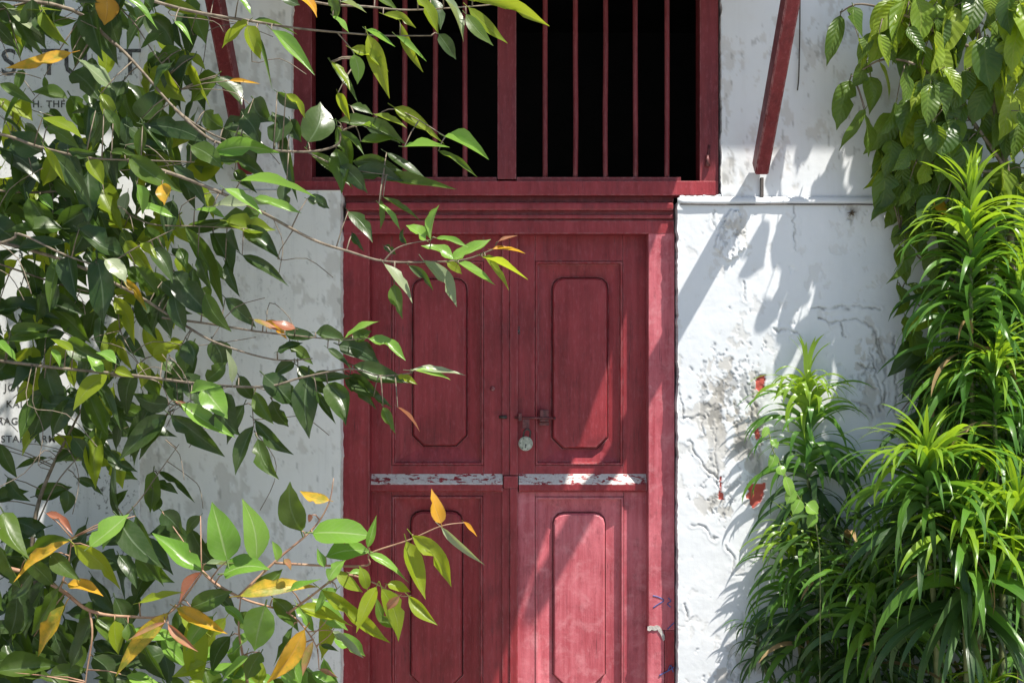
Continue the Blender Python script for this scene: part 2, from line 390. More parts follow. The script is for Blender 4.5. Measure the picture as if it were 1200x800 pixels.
CRACKS = [[(795, 445), (802, 492), (823, 487), (824, 505)], [(808, 515), (818, 535), (830, 552), (843, 560)], [(840, 500), (838, 530), (843, 575)],
          [(950, 362), (985, 360), (1030, 361)], [(972, 380), (1005, 373), (1024, 384), (1033, 425)], [(1030, 398), (1038, 432), (1036, 475)],
          [(1047, 395), (1051, 450), (1050, 480), (1060, 505)], [(1020, 408), (1029, 450), (1034, 482)], [(812, 615), (825, 617), (838, 632)],
          [(960, 375), (985, 378), (990, 395)], [(1022, 420), (1012, 440), (1024, 455)], [(1006, 428), (1025, 432)], [(1000, 470), (1015, 474), (1022, 490)],
          [(883, 470), (890, 500), (886, 530), (895, 560)], [(872, 455), (880, 480), (876, 505)], [(905, 385), (930, 388), (940, 396)], [(803, 706), (807, 722)],
          [(850, 640), (862, 655), (858, 672)], [(930, 225), (932, 290)], [(836, 245), (838, 268)], [(872, 330), (874, 352)]]
REDS = [[(876, 567), (898, 566), (897, 573), (893, 585), (886, 594), (882, 596), (879, 592), (878, 583), (873, 582), (877, 575)],
        [(843, 558), (846, 560), (845, 570), (849, 586), (842, 586), (843, 573)], [(886, 442), (896, 438), (897, 455), (890, 460), (885, 452)],
        [(884, 504), (890, 502), (892, 512), (886, 517)]]
PEELUP = [(868, 262), (872, 270), (873, 290), (862, 302), (851, 306), (846, 297), (838, 291), (845, 266), (857, 246), (866, 248)]
def right_relief(PX, PY):
    wx = PX + (fbm(PX / 7, PY / 7, 5) - .5) * 9; wy = PY + (fbm(PX / 7 + 50, PY / 7, 6) - .5) * 9
    h = 0.0060 * (fbm(PX / 70, PY / 90, 11) - .5) + 0.0018 * (fbm(PX / 19, PY / 19, 12) - .5) + 0.0008 * (fbm(PX / 6, PY / 6, 13) - .5)
    rough = ell(PX, PY, 846, 475, 38, 75) + ell(PX, PY, 884, 500, 20, 70) * 1.0 + ell(PX, PY, 858, 275, 26, 34) * .8 + ell(PX, PY, 1020, 430, 30, 60) * .7 \
        + ell(PX, PY, 850, 590, 45, 30) * .7 + ell(PX, PY, 860, 790, 40, 40) * .7 + ell(PX, PY, 998, 250, 10, 12) * .9
    rough = np.clip(rough, 0, 1)
    n = fbm(wx / 15, wy / 21, 21, 5, 0.6)
    off = 0.67 - 0.20 * rough
    gone = 1 / (1 + np.exp(-(n - off) / 0.006))
    curl = np.exp(-((n - off + 0.012) / 0.014) ** 2)
    h = h - 0.0012 * gone + 0.0009 * curl * (0.05 + rough)
    n2 = fbm(wx / 8, wy / 13, 25, 5, 0.6); g2 = 1 / (1 + np.exp(-(n2 - (0.80 - .27 * rough)) / 0.008))
    h = h - 0.0028 * g2
    wear = np.zeros(PX.shape + (3,))
    wear[..., 2] = np.clip(gone * (.22 + .62 * rough), 0, 1)
    wear[..., 1] = np.clip(g2 * .5 * rough, 0, 1)
    for c in CRACKS:
        d = seg_dist(wx, wy, c); k = np.exp(-(d / 1.1) ** 2) * np.clip(.35 + 1.3 * (fbm(PX / 12, PY / 12, 33) - .3), 0, 1)
        h -= 0.005 * k; wear[..., 1] = np.maximum(wear[..., 1], .8 * k)
        lift = np.exp(-((d - 3) / 2.0) ** 2); h += 0.0015 * lift
    for p in REDS:
        jx = PX + (fbm(PX / 4, PY / 4, 41) - .5) * 5; jy = PY + (fbm(PX / 4, PY / 4, 43) - .5) * 5
        m = in_poly(jx, jy, p).astype(float); h -= 0.006 * m; wear[..., 0] = np.maximum(wear[..., 0], m)
        wear[..., 1] *= (1 - m); wear[..., 2] *= (1 - m)
    for (cx, cy, rx, ry, a) in ((843, 478, 5, 34, .8), (888, 470, 9, 30, .6), (898, 450, 4, 16, .8), (998, 250, 5, 6, 1.2), (1013, 353, 1.6, 1.6, 1.5), (992, 362, 4, 2, 1), (884, 535, 8, 14, .6)):
        k = np.clip(ell(PX, PY, cx, cy, rx, ry) * a * np.clip(2.2 * (fbm(PX / 5, PY / 7, 51) - .28), 0, 1.3), 0, 1)
        wear[..., 1] = np.maximum(wear[..., 1], k); h -= 0.004 * k
    m = in_poly(PX + (fbm(PX / 5, PY / 5, 61) - .5) * 7, PY + (fbm(PX / 5, PY / 5, 62) - .5) * 7, PEELUP).astype(float)
    ridge = np.abs(fbm(PX / 6 + PY / 22, PY / 22 - PX / 30, 63, 4) - .5) * 2
    h += m * (0.007 + 0.012 * (1 - ridge) ** 2 - .004)
    return h, wear
def plain_relief(seed, amp=1.0, rough_spots=()):
    def fn(PX, PY):
        h = amp * (0.0060 * (fbm(PX / 70, PY / 90, seed) - .5) + 0.0016 * (fbm(PX / 20, PY / 22, seed + 1) - .5) + 0.0008 * (fbm(PX / 7, PY / 7, seed + 2) - .5))
        wear = np.zeros(PX.shape + (3,))
        r = np.zeros(PX.shape)
        for s in rough_spots: r = r + ell(PX, PY, *s)
        n = fbm(PX / 13, PY / 22, seed + 5, 5, .6); off = 0.66 - .16 * np.clip(r, 0, 1)
        gone = 1 / (1 + np.exp(-(n - off) / 0.007)); h -= 0.002 * gone
        wear[..., 2] = gone * .4
        n2 = fbm(PX / 6, PY / 16, seed + 9, 4, .6); wear[..., 1] = np.clip(1 / (1 + np.exp(-(n2 - .76 + .1 * np.clip(r, 0, 1)) / .01)), 0, 1) * .35
        return h, wear
    return fn

# ------------------------------------------------------------------ ground
gr = link('ground', mesh_of('ground', [(-300, -300, -.004), (300, -300, -.004), (300, 300, -.004), (-300, 300, -.004)], [(0, 1, 2, 3)]), CONCRETE)
tag(gr, kind='structure')
bed = box('planting_bed', 0.75, 4.0, -0.95, -0.01, 0.0, 0.07, SOIL); tag(bed, kind='structure')
bedl = box('planting_bed', -4.0, -0.72, -1.7, -0.02, 0.0, 0.07, SOIL); tag(bedl, kind='structure')
kerb = box('bed_kerb', 0.70, 4.0, -1.05, -0.95, 0.0, 0.12, CONCRETE, None, .01); tag(kerb, kind='structure')
kerb = box('bed_kerb', -4.0, -0.68, -1.80, -1.70, 0.0, 0.12, CONCRETE, None, .01); tag(kerb, kind='structure')

# ------------------------------------------------------------------ house
house = empty('shophouse', (0, 0, 0))
tag(house, 'white plastered shophouse front with red double door under a barred window', 'building')
xs = np.concatenate([np.arange(794.5, 1112, 1.15), np.linspace(1113, 1500, 60)])
relief_wall('plaster_wall', xs, np.arange(236, 885, 1.25), right_relief, WALL, house, 0.0, 'L')
relief_wall('plaster_wall', np.concatenate([np.arange(846, 1112, 2.0), np.linspace(1113, 1500, 50)]), np.arange(-330, 236.5, 2.5),
            plain_relief(70, 0.9, ((853, 215, 12, 26), (853, 120, 6, 90), (905, 190, 22, 20), (945, 60, 30, 40))), WALL, house, 0.010, 'L')
relief_wall('plaster_wall', np.concatenate([np.linspace(-420, -2, 70), np.arange(0, 401, 2.0)]), np.arange(223, 885, 2.5),
            plain_relief(80, 0.7, ((392, 330, 10, 90), (250, 600, 30, 90), (170, 560, 20, 90))), WALL_LEFT, house, 0.0, 'R')
relief_wall('plaster_wall', np.concatenate([np.linspace(-420, -2, 70), np.arange(0, 343, 2.5)]), np.arange(-330, 223.5, 2.5),
            plain_relief(90, 0.8, ((325, 100, 20, 70), (260, 80, 30, 90))), WALL_LEFT, house, 0.004, 'R')
relief_wall('plaster_wall', np.linspace(344, 845.5, 60), np.linspace(-330, -42, 40), plain_relief(95), WALL, house, 0.006, '')
# moulded ledge on the right wall
def ledge(px0, px1, name='ledge'):
    prof = [(0.004, 230.5), (-0.004, 231.5), (-0.011, 235.0), (-0.013, 237.0), (-0.010, 239.0), (0.006, 239.6)]
    v = []; f = []; n = len(prof); xs = np.arange(px0, px1, 6.0)
    for i, px in enumerate(xs):
        e = min(1, (i + .25) / 2.0)
        wob = (fbm(np.array([px / 25.0]), np.array([.3]), 77)[0] - .5) * 1.5
        for (y, py) in prof:
            yy = y if y > 0 else y * e
            v.append((XX(px), yy, ZZ(235 + (py - 235) * (0.6 + .4 * e) + wob)))
    for i in range(len(xs) - 1):
        for k in range(n - 1): f.append((i * n + k, i * n + k + 1, (i + 1) * n + k + 1, (i + 1) * n + k))
    f.append(tuple(range(n))[::-1]); e = (len(xs) - 1) * n; f.append(tuple(e + k for k in range(n)))
    me = mesh_of(name, v, f, True); return link(name, me, WALL, house)
ledge(794, 1500)
tb = Tubes(); tb.add([P(x, 239.6 + (fbm(np.array([x / 40.0]), np.array([1.7]), 78)[0] - .5) * 1.6, .0105) for x in np.arange(797, 1500, 12)], .0026, 6)
tb.build('conduit', WIRE, house)
tb = Tubes()
for _ in range(16):
    a = rnd.uniform(0, 6.3); L = rnd.uniform(.008, .022)
    tb.add([P(998 + rnd.uniform(-2, 2), 250 + rnd.uniform(-2, 2), -.002), P(998, 250, .006) + Vector((math.cos(a) * L * .5, -.004, math.sin(a) * L * .5)), P(998, 250, .01) + Vector((math.cos(a) * L, -rnd.uniform(0, .012), math.sin(a) * L - .004))], [.002, .0018, .0008], 5)
o = tb.build('frayed_anchor', BARK, house); o['kind'] = 'stuff'
# crumbled plaster where the ledge meets the window corner
def chips(name, spots, mat, parent, y, seed, zs=.5):
    bm = bmesh.new(); r2 = random.Random(seed)
    for (px, py, s) in spots:
        b2 = bmesh.new(); bmesh.ops.create_icosphere(b2, subdivisions=2, radius=s)
        for v in b2.verts:
            v.co *= 0.72 + 0.5 * r2.random(); v.co.y *= .45; v.co.z *= zs
            v.co += Vector((XX(px), y, ZZ(py)))
        t = bpy.data.meshes.new('t'); b2.to_mesh(t); b2.free(); bm.from_mesh(t); bpy.data.meshes.remove(t)
    return bm_done(name, bm, mat, parent)
chips('crumbled_plaster', [(798 + i * 2.2, 232 - i * .10 + rnd.uniform(-1.5, 1), 0.006 + rnd.random() * .009) for i in range(24)], WALL, house, 0.018, 3, .5)

# dark room behind door and window
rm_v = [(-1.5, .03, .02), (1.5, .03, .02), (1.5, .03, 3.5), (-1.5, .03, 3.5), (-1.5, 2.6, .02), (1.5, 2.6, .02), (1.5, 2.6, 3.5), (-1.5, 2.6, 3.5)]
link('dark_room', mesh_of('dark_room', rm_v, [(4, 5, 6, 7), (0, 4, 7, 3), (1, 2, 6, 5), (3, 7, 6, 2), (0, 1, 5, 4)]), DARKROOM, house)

# window
FW = 0.030
win = pbox('window', 820, 842, -45, 228, FW, FW + .10, PAINT_DARK, house, .003)
for nm, a in (('frame_post', (343, 365.5, -45, 228)), ('mullion', (583, 605, -40, 210)), ('frame_rail', (343.5, 842, 212, 229)), ('frame_rail', (344, 841, -55, -38))):
    dy = {'frame_post': 0, 'mullion': .004, 'frame_rail': -.002}[nm]
    pbox(nm, *a, FW + dy, FW + .09 + dy, PAINT_DARK if nm != 'frame_rail' else PAINT, win)
pbox('sill_strip', 605.5, 798, 207.5, 213, FW + .012, FW + .05, PAINT_DARK, win, .002)
pbox('sill_strip', 366, 582, 207.5, 213, FW + .012, FW + .05, PAINT_DARK, win, .002)
for px in (404, 440, 474.5, 510, 545, 639, 674.5, 709.5, 744.5, 781.5):
    tb = Tubes(); y = FW + .035
    tb.add(smooth_path([(XX(px + rnd.uniform(-.4, .4), y), y, ZZ(214, y)), (XX(px + rnd.uniform(-.35, .35), y), y + rnd.uniform(-.004, .004), ZZ(140, y)), (XX(px + rnd.uniform(-.35, .35), y), y, ZZ(60, y)), (XX(px, y), y, ZZ(-42, y))], 3), .0105, 10)
    tb.build('window_bar', PAINT_DARK, win)
hb = Tubes(); hb.add([P(829.5, 195, -.022), P(829, 182, -.022)], [.011, .006], 8); hb.add([P(830, 188, -.026), P(831, 170, -.026)], .004, 6)
hb.build('hinge_pin', IRON, win)

# door frame and mouldings
FY = 0.052
df = pbox('door_frame', 402.5, 790, 258.5, 274, FY, FY + .14, PAINT, house, .002)
pbox('jamb', 402, 433, 273.6, 885, FY + .001, FY + .14, PAINT, df, .003)
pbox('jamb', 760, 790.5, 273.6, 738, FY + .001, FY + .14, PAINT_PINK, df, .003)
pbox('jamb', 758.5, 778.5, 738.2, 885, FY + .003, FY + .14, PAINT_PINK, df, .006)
pbox('jamb', 778.8, 790.5, 738.3, 885, FY + .005, FY + .14, PAINT, df, .003)
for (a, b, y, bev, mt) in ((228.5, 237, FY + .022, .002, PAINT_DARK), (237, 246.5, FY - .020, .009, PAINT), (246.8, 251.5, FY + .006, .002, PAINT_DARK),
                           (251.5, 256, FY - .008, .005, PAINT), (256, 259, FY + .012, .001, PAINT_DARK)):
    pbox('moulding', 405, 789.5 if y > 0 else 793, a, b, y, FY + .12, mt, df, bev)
# broken plaster lump on the jamb
pts = [(759, 734), (762, 732.6), (766, 733.2), (770, 732), (773, 733.5), (775, 736), (776.5, 740), (778.5, 744), (779, 749), (777, 750.5), (775.5, 746), (774, 742.5), (772, 740), (770.5, 737.5), (767, 738.6), (764, 737.4), (761, 738.8), (758.6, 738)]
bm = bmesh.new()
vs = [bm.verts.new((XX(x, FY), FY - .0012, ZZ(y, FY))) for x, y in pts]
fc = bm.faces.new(vs); ex = bmesh.ops.extrude_face_region(bm, geom=[fc])
for v in [g for g in ex['geom'] if isinstance(g, bmesh.types.BMVert)]: v.co.y += .012
bm_done('broken_plaster', bm, OLDPLASTER, df)
# blue marker scribble on the jamb
g = Tubes()
for path in ([(765, 697.5), (771, 699), (778, 703), (772, 707), (765.5, 711.5)], [(783, 700), (786, 704), (782, 707), (786, 711)],
             [(772.5, 791), (778, 788), (784, 785), (790, 781)], [(782, 737), (790, 729)], [(783, 785), (786, 779), (789, 787)]):
    g.add(smooth_path([P(x, y, -FY - .0005) for x, y in path], 4), .0024, 5)
g.build('marker_scribble', BLUE, df)

# door leaves
DY = 0.127
def rounded_octagon(x0, x1, z0, z1, c, seg=3, sharp=(False, False)):
    """corner-cut outline, bottom corners first; rounded by seg steps"""
    out = []
    for (cx, cz, a0) in ((x0 + c, z0 + c, 180), (x1 - c, z0 + c, 270), (x1 - c, z1 - c, 0), (x0 + c, z1 - c, 90)):
        sg_ = 1 if cz < (z0 + z1) / 2 else seg
        for i in range(sg_ + 1):
            a = R(a0 + 90 * i / sg_); out.append((cx + c * math.cos(a), cz + c * math.sin(a)))
    return out
def door_leaf(x0, x1, y0, y1, fx0, fx1, fy0, fy1, rx0, rx1, ry0, ry1, mat):
    """leaf outline, sunk field and raised panel, all in photo pixels on the door plane"""
    f = lambda p: XX(p, DY); q = lambda p: ZZ(p, DY)
    leaf = box('door_leaf', f(x0), f(x1), DY + .046, DY + .060, q(y1), q(y0), mat, house, .001)
    pbox('stile', x0, fx0, y0, y1, DY, DY + .0455, mat, leaf, .0025)
    pbox('stile', fx1, x1, y0, y1, DY + .0005, DY + .0455, mat, leaf, .0025)
    pbox('rail', fx0 + .2, fx1 - .2, y0, fy0, DY + .001, DY + .0455, mat, leaf, .0025)
    pbox('rail', fx0 + .2, fx1 - .2, fy1, y1, DY + .001, DY + .0455, mat, leaf, .0025)
    # sunk field: sloping mitred faces with a small edge bead
    o = [(f(fx0), q(fy1)), (f(fx1), q(fy1)), (f(fx1), q(fy0)), (f(fx0), q(fy0))]
    v = []
    sg = [(1, 1), (-1, 1), (-1, -1), (1, -1)]
    for b, dy in ((.0004, .008), (.0022, -.0038), (.0060, -.0050), (.0098, -.0030), (.0120, .017)):
        for k in range(4): v.append((o[k][0] + sg[k][0] * b, DY + dy, o[k][1] + sg[k][1] * b))
    C = .042; G = .0055
    oc = rounded_octagon(f(rx0) - G, f(rx1) + G, q(ry1) - G, q(ry0) + G, C + .002, 3)
    m = len(oc); arcs = [2, 2, 4, 4]; st = [0, 2, 4, 8]
    v += [(x, DY + .030, z) for x, z in oc] + [(x, DY + .0458, z) for x, z in oc]
    fs = []
    for s in (0, 4, 8, 12):
        for k in range(4): fs.append((s + k, s + (k + 1) % 4, s + 4 + (k + 1) % 4, s + 4 + k))
    for k in range(4):
        c0 = 16 + k; c1 = 16 + (k + 1) % 4; o0 = 20 + st[k]; n1 = 20 + st[(k + 1) % 4]
        for i in range(arcs[k] - 1): fs.append((c0, o0 + i + 1, o0 + i))
        fs.append((c0, c1, n1, o0 + arcs[k] - 1))
    for k in range(m): fs.append((20 + k, 20 + (k + 1) % m, 20 + m + (k + 1) % m, 20 + m + k))
    link('sunk_field', mesh_of('sunk_field', v, fs), mat, leaf)
    # raised panel with cut corners
    ol = rounded_octagon(f(rx0), f(rx1), q(ry1), q(ry0), C, 3)
    il = rounded_octagon(f(rx0) + .006, f(rx1) - .006, q(ry1) + .006, q(ry0) - .006, C - .003, 3)
    n = len(ol); v = [(x, DY + .0455, z) for x, z in ol] + [(x, DY + .011, z) for x, z in ol] + [(x, DY + .005, z) for x, z in il]
    fs = [(k, (k + 1) % n, n + (k + 1) % n, n + k) for k in range(n)] + [(n + k, n + (k + 1) % n, 2 * n + (k + 1) % n, 2 * n + k) for k in range(n)] + [tuple(2 * n + k for k in range(n))]
    link('raised_panel', mesh_of('raised_panel', v, fs), mat, leaf)
    return leaf
ul = door_leaf(431, 590, 272, 557, 459, 567, 306, 545, 484, 546, 327, 522, PAINT)
ur = door_leaf(600, 765, 272, 557, 627, 730, 306, 545, 648, 712, 326, 525, PAINT)
ll = door_leaf(431, 590, 576, 862, 459, 566, 580.5, 826, 481.5, 541, 600, 804, PAINT)
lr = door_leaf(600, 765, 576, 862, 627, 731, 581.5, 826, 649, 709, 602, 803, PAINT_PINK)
def weather_rail(px0, px1, leaf):
    prof = [(0.0, 555.0), (-.005, 556.8), (-.026, 564.5), (-.029, 566.5), (-.028, 573.0), (-.020, 575.5), (.02, 575.7)]
    v = []; f = []; xs = np.linspace(px0, px1, 40); n = len(prof)
    for i, px in enumerate(xs):
        for k, (y, py) in enumerate(prof):
            w = (fbm(np.array([px / 5.0]), np.array([k * 7.7]), 55)[0] - .5) * (.004 if k in (1, 2, 3) else 0)
            v.append((XX(px, DY), DY + y + w, ZZ(py, DY)))
    for i in range(len(xs) - 1):
        for k in range(n - 1): f.append((i * n + k, i * n + k + 1, (i + 1) * n + k + 1, (i + 1) * n + k))
    f.append(tuple(range(n))[::-1]); e = (len(xs) - 1) * n; f.append(tuple(e + k for k in range(n)))
    o = link('weather_rail', mesh_of('weather_rail', v, f), PAINT_PEEL, leaf); o['label'] = 'sloping weather rail with white peeling paint'
weather_rail(433.5, 589, ul); weather_rail(608, 757, ur)
# meeting strips down the middle
for (a, b, lf) in ((274, 556.5, ur), (572, 862, lr)):
    pbox('meeting_strip', 597.5, 606.8, a, b, DY - .022, DY + .012, PAINT, lf, .003)
    pbox('meeting_strip', 588.5, 597.3, a, b, DY - .012, DY + .012, PAINT, lf, .002)
pbox('strip_block', 590, 607, 557.5, 572, DY - .026, DY + .01, PAINT, ur, .003)
# hasp bolt on the right upper leaf
bt = Tubes(); yb = DY - .034
bt.add([P(603, 489, -yb), P(650, 490, -yb)], .0045, 8); bt.add([P(649, 490, -yb), P(651, 490, -yb)], .0065, 8)
bt.build('bolt_rod', IRON, ur)
pbox('bolt_bracket', 632.5, 643, 480, 494, DY - .030, DY + .002, IRON, ur, .003)
pbox('bolt_bracket', 632, 643.5, 494.5, 498.5, DY - .012, DY + .002, IRON, ur, .002)
pbox('bolt_staple', 607.5, 611.5, 484, 493, DY - .042, DY - .02, IRON, ur, .002)
pbox('hasp_plate', 612.3, 620.5, 491, 502, DY - .036, DY - .032, IRON, ur, .001)
k = Tubes(); k.add([P(585, 488.5, -DY + .016), P(594, 488.5, -DY + .02)], [.006, .007], 8); k.build('ring_bolt', BLACKSTEEL, ul)
pbox('keyhole_plate', 605, 609.5, 382, 392, DY - .004, DY + .002, IRON, ur, .001)
k = Tubes(); k.add([P(607.3, 387.5, -DY + .004), P(607.3, 387.5, -DY + .006)], .005, 8); k.build('keyhole', INK, ur)
k = Tubes(); k.add([P(577, 455, -DY - .002), P(577, 455, -DY + .0025)], [.012, .009], 9); k.build('filled_knot', PAINT_DARK, ul)

# padlock hangs from the hasp
PC = P(616, 519.5, -DY + .045)
pad = empty('padlock', PC); tag(pad, 'round grey steel padlock hanging from the bolt on the red door', 'padlock')
bm = bmesh.new(); bmesh.ops.create_cone(bm, cap_ends=True, segments=28, radius1=.0285, radius2=.0285, depth=.016)
bmesh.ops.rotate(bm, verts=bm.verts, matrix=Matrix.Rotation(R(90), 3, 'X'))
bmesh.ops.bevel(bm, geom=[e for e in bm.edges if abs(e.verts[0].co.y - e.verts[1].co.y) < 1e-5], offset=.004, segments=3, affect='EDGES')
bm_done('lock_body', bm, STEEL, pad)
t = Tubes(); arc = [Vector((.013 * math.cos(a), 0, .024 + .020 + .013 * math.sin(a))) for a in [math.pi * i / 8 for i in range(9)]]
t.add([Vector((.013, 0, .022))] + arc + [Vector((-.013, 0, .022))], .0036, 8); t.build('shackle', BLACKSTEEL, pad)
t = Tubes(); t.add([(0.001, -.0079, -.004), (0.001, -.0086, -.004)], .0034, 8); t.add([(0.001, -.0083, -.004), (0.0015, -.0083, -.016)], .0018, 6); t.build('keyhole', INK, pad)
t = Tubes()
for a in range(0, 360, 60): t.add([(.0215 * math.cos(R(a)), -.0078, .0215 * math.sin(R(a))), (.0215 * math.cos(R(a)), -.0088, .0215 * math.sin(R(a)))], .002, 6)
t.build('rivets', BLACKSTEEL, pad)
for c in pad.children: c.rotation_euler = (0, R(8), 0)

# awning above the window with two slanting braces
AW_R, AW_L, AW_Z, AW_M, AW_D = 0.965, -1.02, 3.10, 0.05, 1.00
bm = bmesh.new()
nx = 60; rows = []
for j in range(2):
    row = []
    for i in range(nx + 1):
        x = AW_L + (AW_R - AW_L) * i / nx; y = -AW_D * j
        row.append(bm.verts.new((x, y, AW_Z - AW_M * AW_D * j + .008 * math.cos(i * 2.1))))
    rows.append(row)
for i in range(nx): bm.faces.new((rows[0][i], rows[1][i], rows[1][i + 1], rows[0][i + 1]))
aw = bm_done('awning', bm, TIN, house)
def brace(px, tag_dx):
    X = (px - 600) / 300; z0 = 2.24; D = .66; q = 1.05; w = .026
    d = Vector((0, -1, q)).normalized(); nrm = Vector((0, -q, -1)).normalized()      # under side normal
    b2 = bmesh.new(); A = Vector((X, 0.0, z0 + .055)); B = Vector((X, -D, z0 + .055 + q * D)); th = .078
    v = []
    for (Pt, cut) in ((A, 1), (B, 0)):
        for sx in (-1, 1):
            for sn in (0, 1):
                c = Pt + Vector((sx * w, 0, 0)) + nrm * (th * sn)
                v.append(b2.verts.new(c))
    for f in ((0, 1, 3, 2), (4, 6, 7, 5), (0, 4, 5, 1), (2, 3, 7, 6), (0, 2, 6, 4), (1, 5, 7, 3)): b2.faces.new([v[i] for i in f])
    bmesh.ops.bevel(b2, geom=b2.edges[:], offset=.004, segments=2, affect='EDGES')
    return bm_done('brace', b2, PAINT_DARK, aw)
brace(889, 0); brace(292, 0)
pbox('brace_cleat', 891.5, 895, 208, 231, -.006, .012, WIRE, aw, .001)
# deep roof eave higher up
ev = box('roof_eave', -5, 5, -.555, .3, 4.00, 4.10, TILE, house, .01)
box('upper_wall', -5, 5, .02, .25, 3.98, 5.2, WALL, house, .0)

# loose wire on the wall
t = Tubes(); t.add(smooth_path([P(938, -80, .012), P(937.5, 0, .008), P(937, 50, .010), P(936, 90, .006), P(934.5, 106, .01)], 4), .0028, 6)
w = t.build('hanging_wire', WIRE); tag(w, 'thin dark wire hanging down the white wall right of the slanting brace', 'wire')

# lettered panel on the left wall
sg = pbox('sign_panel', -260, 163, -160, 655, -.012, .001, SIGN, None, .004)
tag(sg, 'mouldy white sign panel with rows of black lettering behind the shrub', 'sign')
ca = sg.data.color_attributes.new('wear', 'FLOAT_COLOR', 'POINT')
ca.data.foreach_set('color', [0.0, 0.0, 0.0, 1.0] * len(sg.data.vertices))
def text(s, px, py_base, h_px, tracking=1.0, bold=0.0):
    c = bpy.data.curves.new('lettering', 'FONT'); c.body = s; c.size = h_px / 300 / 0.70; c.space_character = tracking
    c.extrude = .0004; c.offset = bold; c.resolution_u = 3
    tmp = bpy.data.objects.new('lettering_curve', c); COL.objects.link(tmp)
    dg = bpy.context.evaluated_depsgraph_get(); me = bpy.data.meshes.new_from_object(tmp.evaluated_get(dg))
    bpy.data.objects.remove(tmp); bpy.data.curves.remove(c); me.materials.clear()
    o = link('lettering', me, INK, sg)
    p = P(px, py_base, .0128); o.location = p; o.rotation_euler = (R(90), 0, 0); return o
for ch, x in (('S', 0), ('T', 44), ('U', 73), ('T', 139)): text(ch, x, 88, 31, 1.0, .0005)
for s_, x, y, hh in (('H. THF', 38, 126, 8), ('A D.', 100, 126, 8), ('N', 12, 281, 8), ('S OA', 22, 300, 8), ('L', 36, 330, 8), ('AJ', 29, 341, 9),
                     ('LV', 70, 241, 8), ('JOHNY', 5, 458, 8.5), ('KALS', 7, 477, 8), ('RAGA', -3, 497, 8), ('STAR FARM', 1, 518, 8), ('W', 15, 206, 7), ('M', 154, 368, 8)):
    text(s_, x, y, hh, 1.12, .0004)
t = Tubes(); t.add([P(157 + 6.5 * math.cos(a), 363 + 9 * math.sin(a), .0125) for a in [math.pi * 2 * i / 20 for i in range(21)]], .0022, 5)
t.build('ring_mark', INK, sg)

# ------------------------------------------------------------------ leaves
def leaf_mesh(shape, seed, mat, ny=9, petiole=True):
    """unit leaf: base at the origin, +Y to the tip, +Z the upper face, x in -.5..+.5"""
    r = random.Random(seed); xs = (-1, -.55, 0, .55, 1); v = []; uv = []; f = []
    fold = r.uniform(.06, .75); droop = r.uniform(-.05, .55); wav = r.uniform(.02, .13); ph = r.uniform(0, 6); twist = r.uniform(-1.0, 1.0); side = r.uniform(-.28, .28)
    bite = r.uniform(.35, .7) if r.random() < .34 else 0; bj = r.randint(3, ny - 3); bs = r.random() < .5
    for j in range(ny + 1):
        t = j / ny
        if shape == 'oval': w = math.sin(math.pi * t ** .82) ** .72
        elif shape == 'lance': w = math.sin(math.pi * t ** .74) ** 1.05
        else: w = math.sin(math.pi * t ** .68) ** .85          # heart: widest near the base
        if t > .8: w = min(w, .50 * (1 - t) / .2 * (0.35 + 0.65 * (1 - t) / .2) + .03)
        w = max(w, .018)
        bl = br = 1.0
        if bite and j == bj: bl, br = (bite, 1.0) if bs else (1.0, bite)
        zc = -droop * t * t * .6
        for i, x in enumerate(xs):
            xx = x * .5 * w * (bl if x < 0 else br); zz = zc + abs(x) ** 1.2 * fold * w * .30 + wav * .5 * w * abs(x) * math.sin(9 * t + ph + (2 if x > 0 else 0))
            a = twist * t; X = xx * math.cos(a); Zz = zz + xx * math.sin(a) * .35
            v.append((X + side * math.sin(math.pi * t), t, Zz)); uv.append((.5 + x * .5, t))
    for j in range(ny):
        for i in range(4): q = j * 5 + i; f.append((q, q + 1, q + 6, q + 5))
    if petiole:
        b = len(v)
        for (y, z) in ((-.13, .02), (.03, .0)):
            for (dx, dz) in ((-.028, 0), (.028, 0), (0, -.012)): v.append((dx, y, z + dz)); uv.append((.5, 0))
        f += [(b, b + 1, b + 4, b + 3), (b + 1, b + 2, b + 5, b + 4), (b + 2, b, b + 3, b + 5)]
    me = mesh_of('leaf', v, f, True)
    l = me.uv_layers.new(name='uv')
    for lp in me.loops: l.data[lp.index].uv = uv[lp.vertex_index]
    me.materials.append(LM[mat]); return me
_cache = {}
def leaf_variant(shape, mat, k):
    key = (shape, mat, k)
    if key not in _cache: _cache[key] = leaf_mesh(shape, hash((shape, k)) % 1 + {'oval': 10, 'lance': 40, 'heart': 70}[shape] + k, mat)
    return _cache[key]
def leaf_matrix(B, T, hint, width):
    y = T - B; L = y.length; y.normalize()
    z = hint - y * hint.dot(y)
    if z.length < 1e-3: z = Vector((0, -1, .2)) - y * Vector((0, -1, .2)).dot(y)
    z.normalize(); x = y.cross(z)
    M = Matrix((( x.x * width, y.x * L, z.x * L, B.x), (x.y * width, y.y * L, z.y * L, B.y), (x.z * width, y.z * L, z.z * L, B.z), (0, 0, 0, 1)))
    return M
def put_leaf(parent, B, T, hint, width, shape, mat, name='leaf'):
    o = bpy.data.objects.new(name, leaf_variant(shape, mat, rnd.randrange(12))); COL.objects.link(o)
    o.parent = parent; o.matrix_basis = leaf_matrix(B, T, hint, width); return o
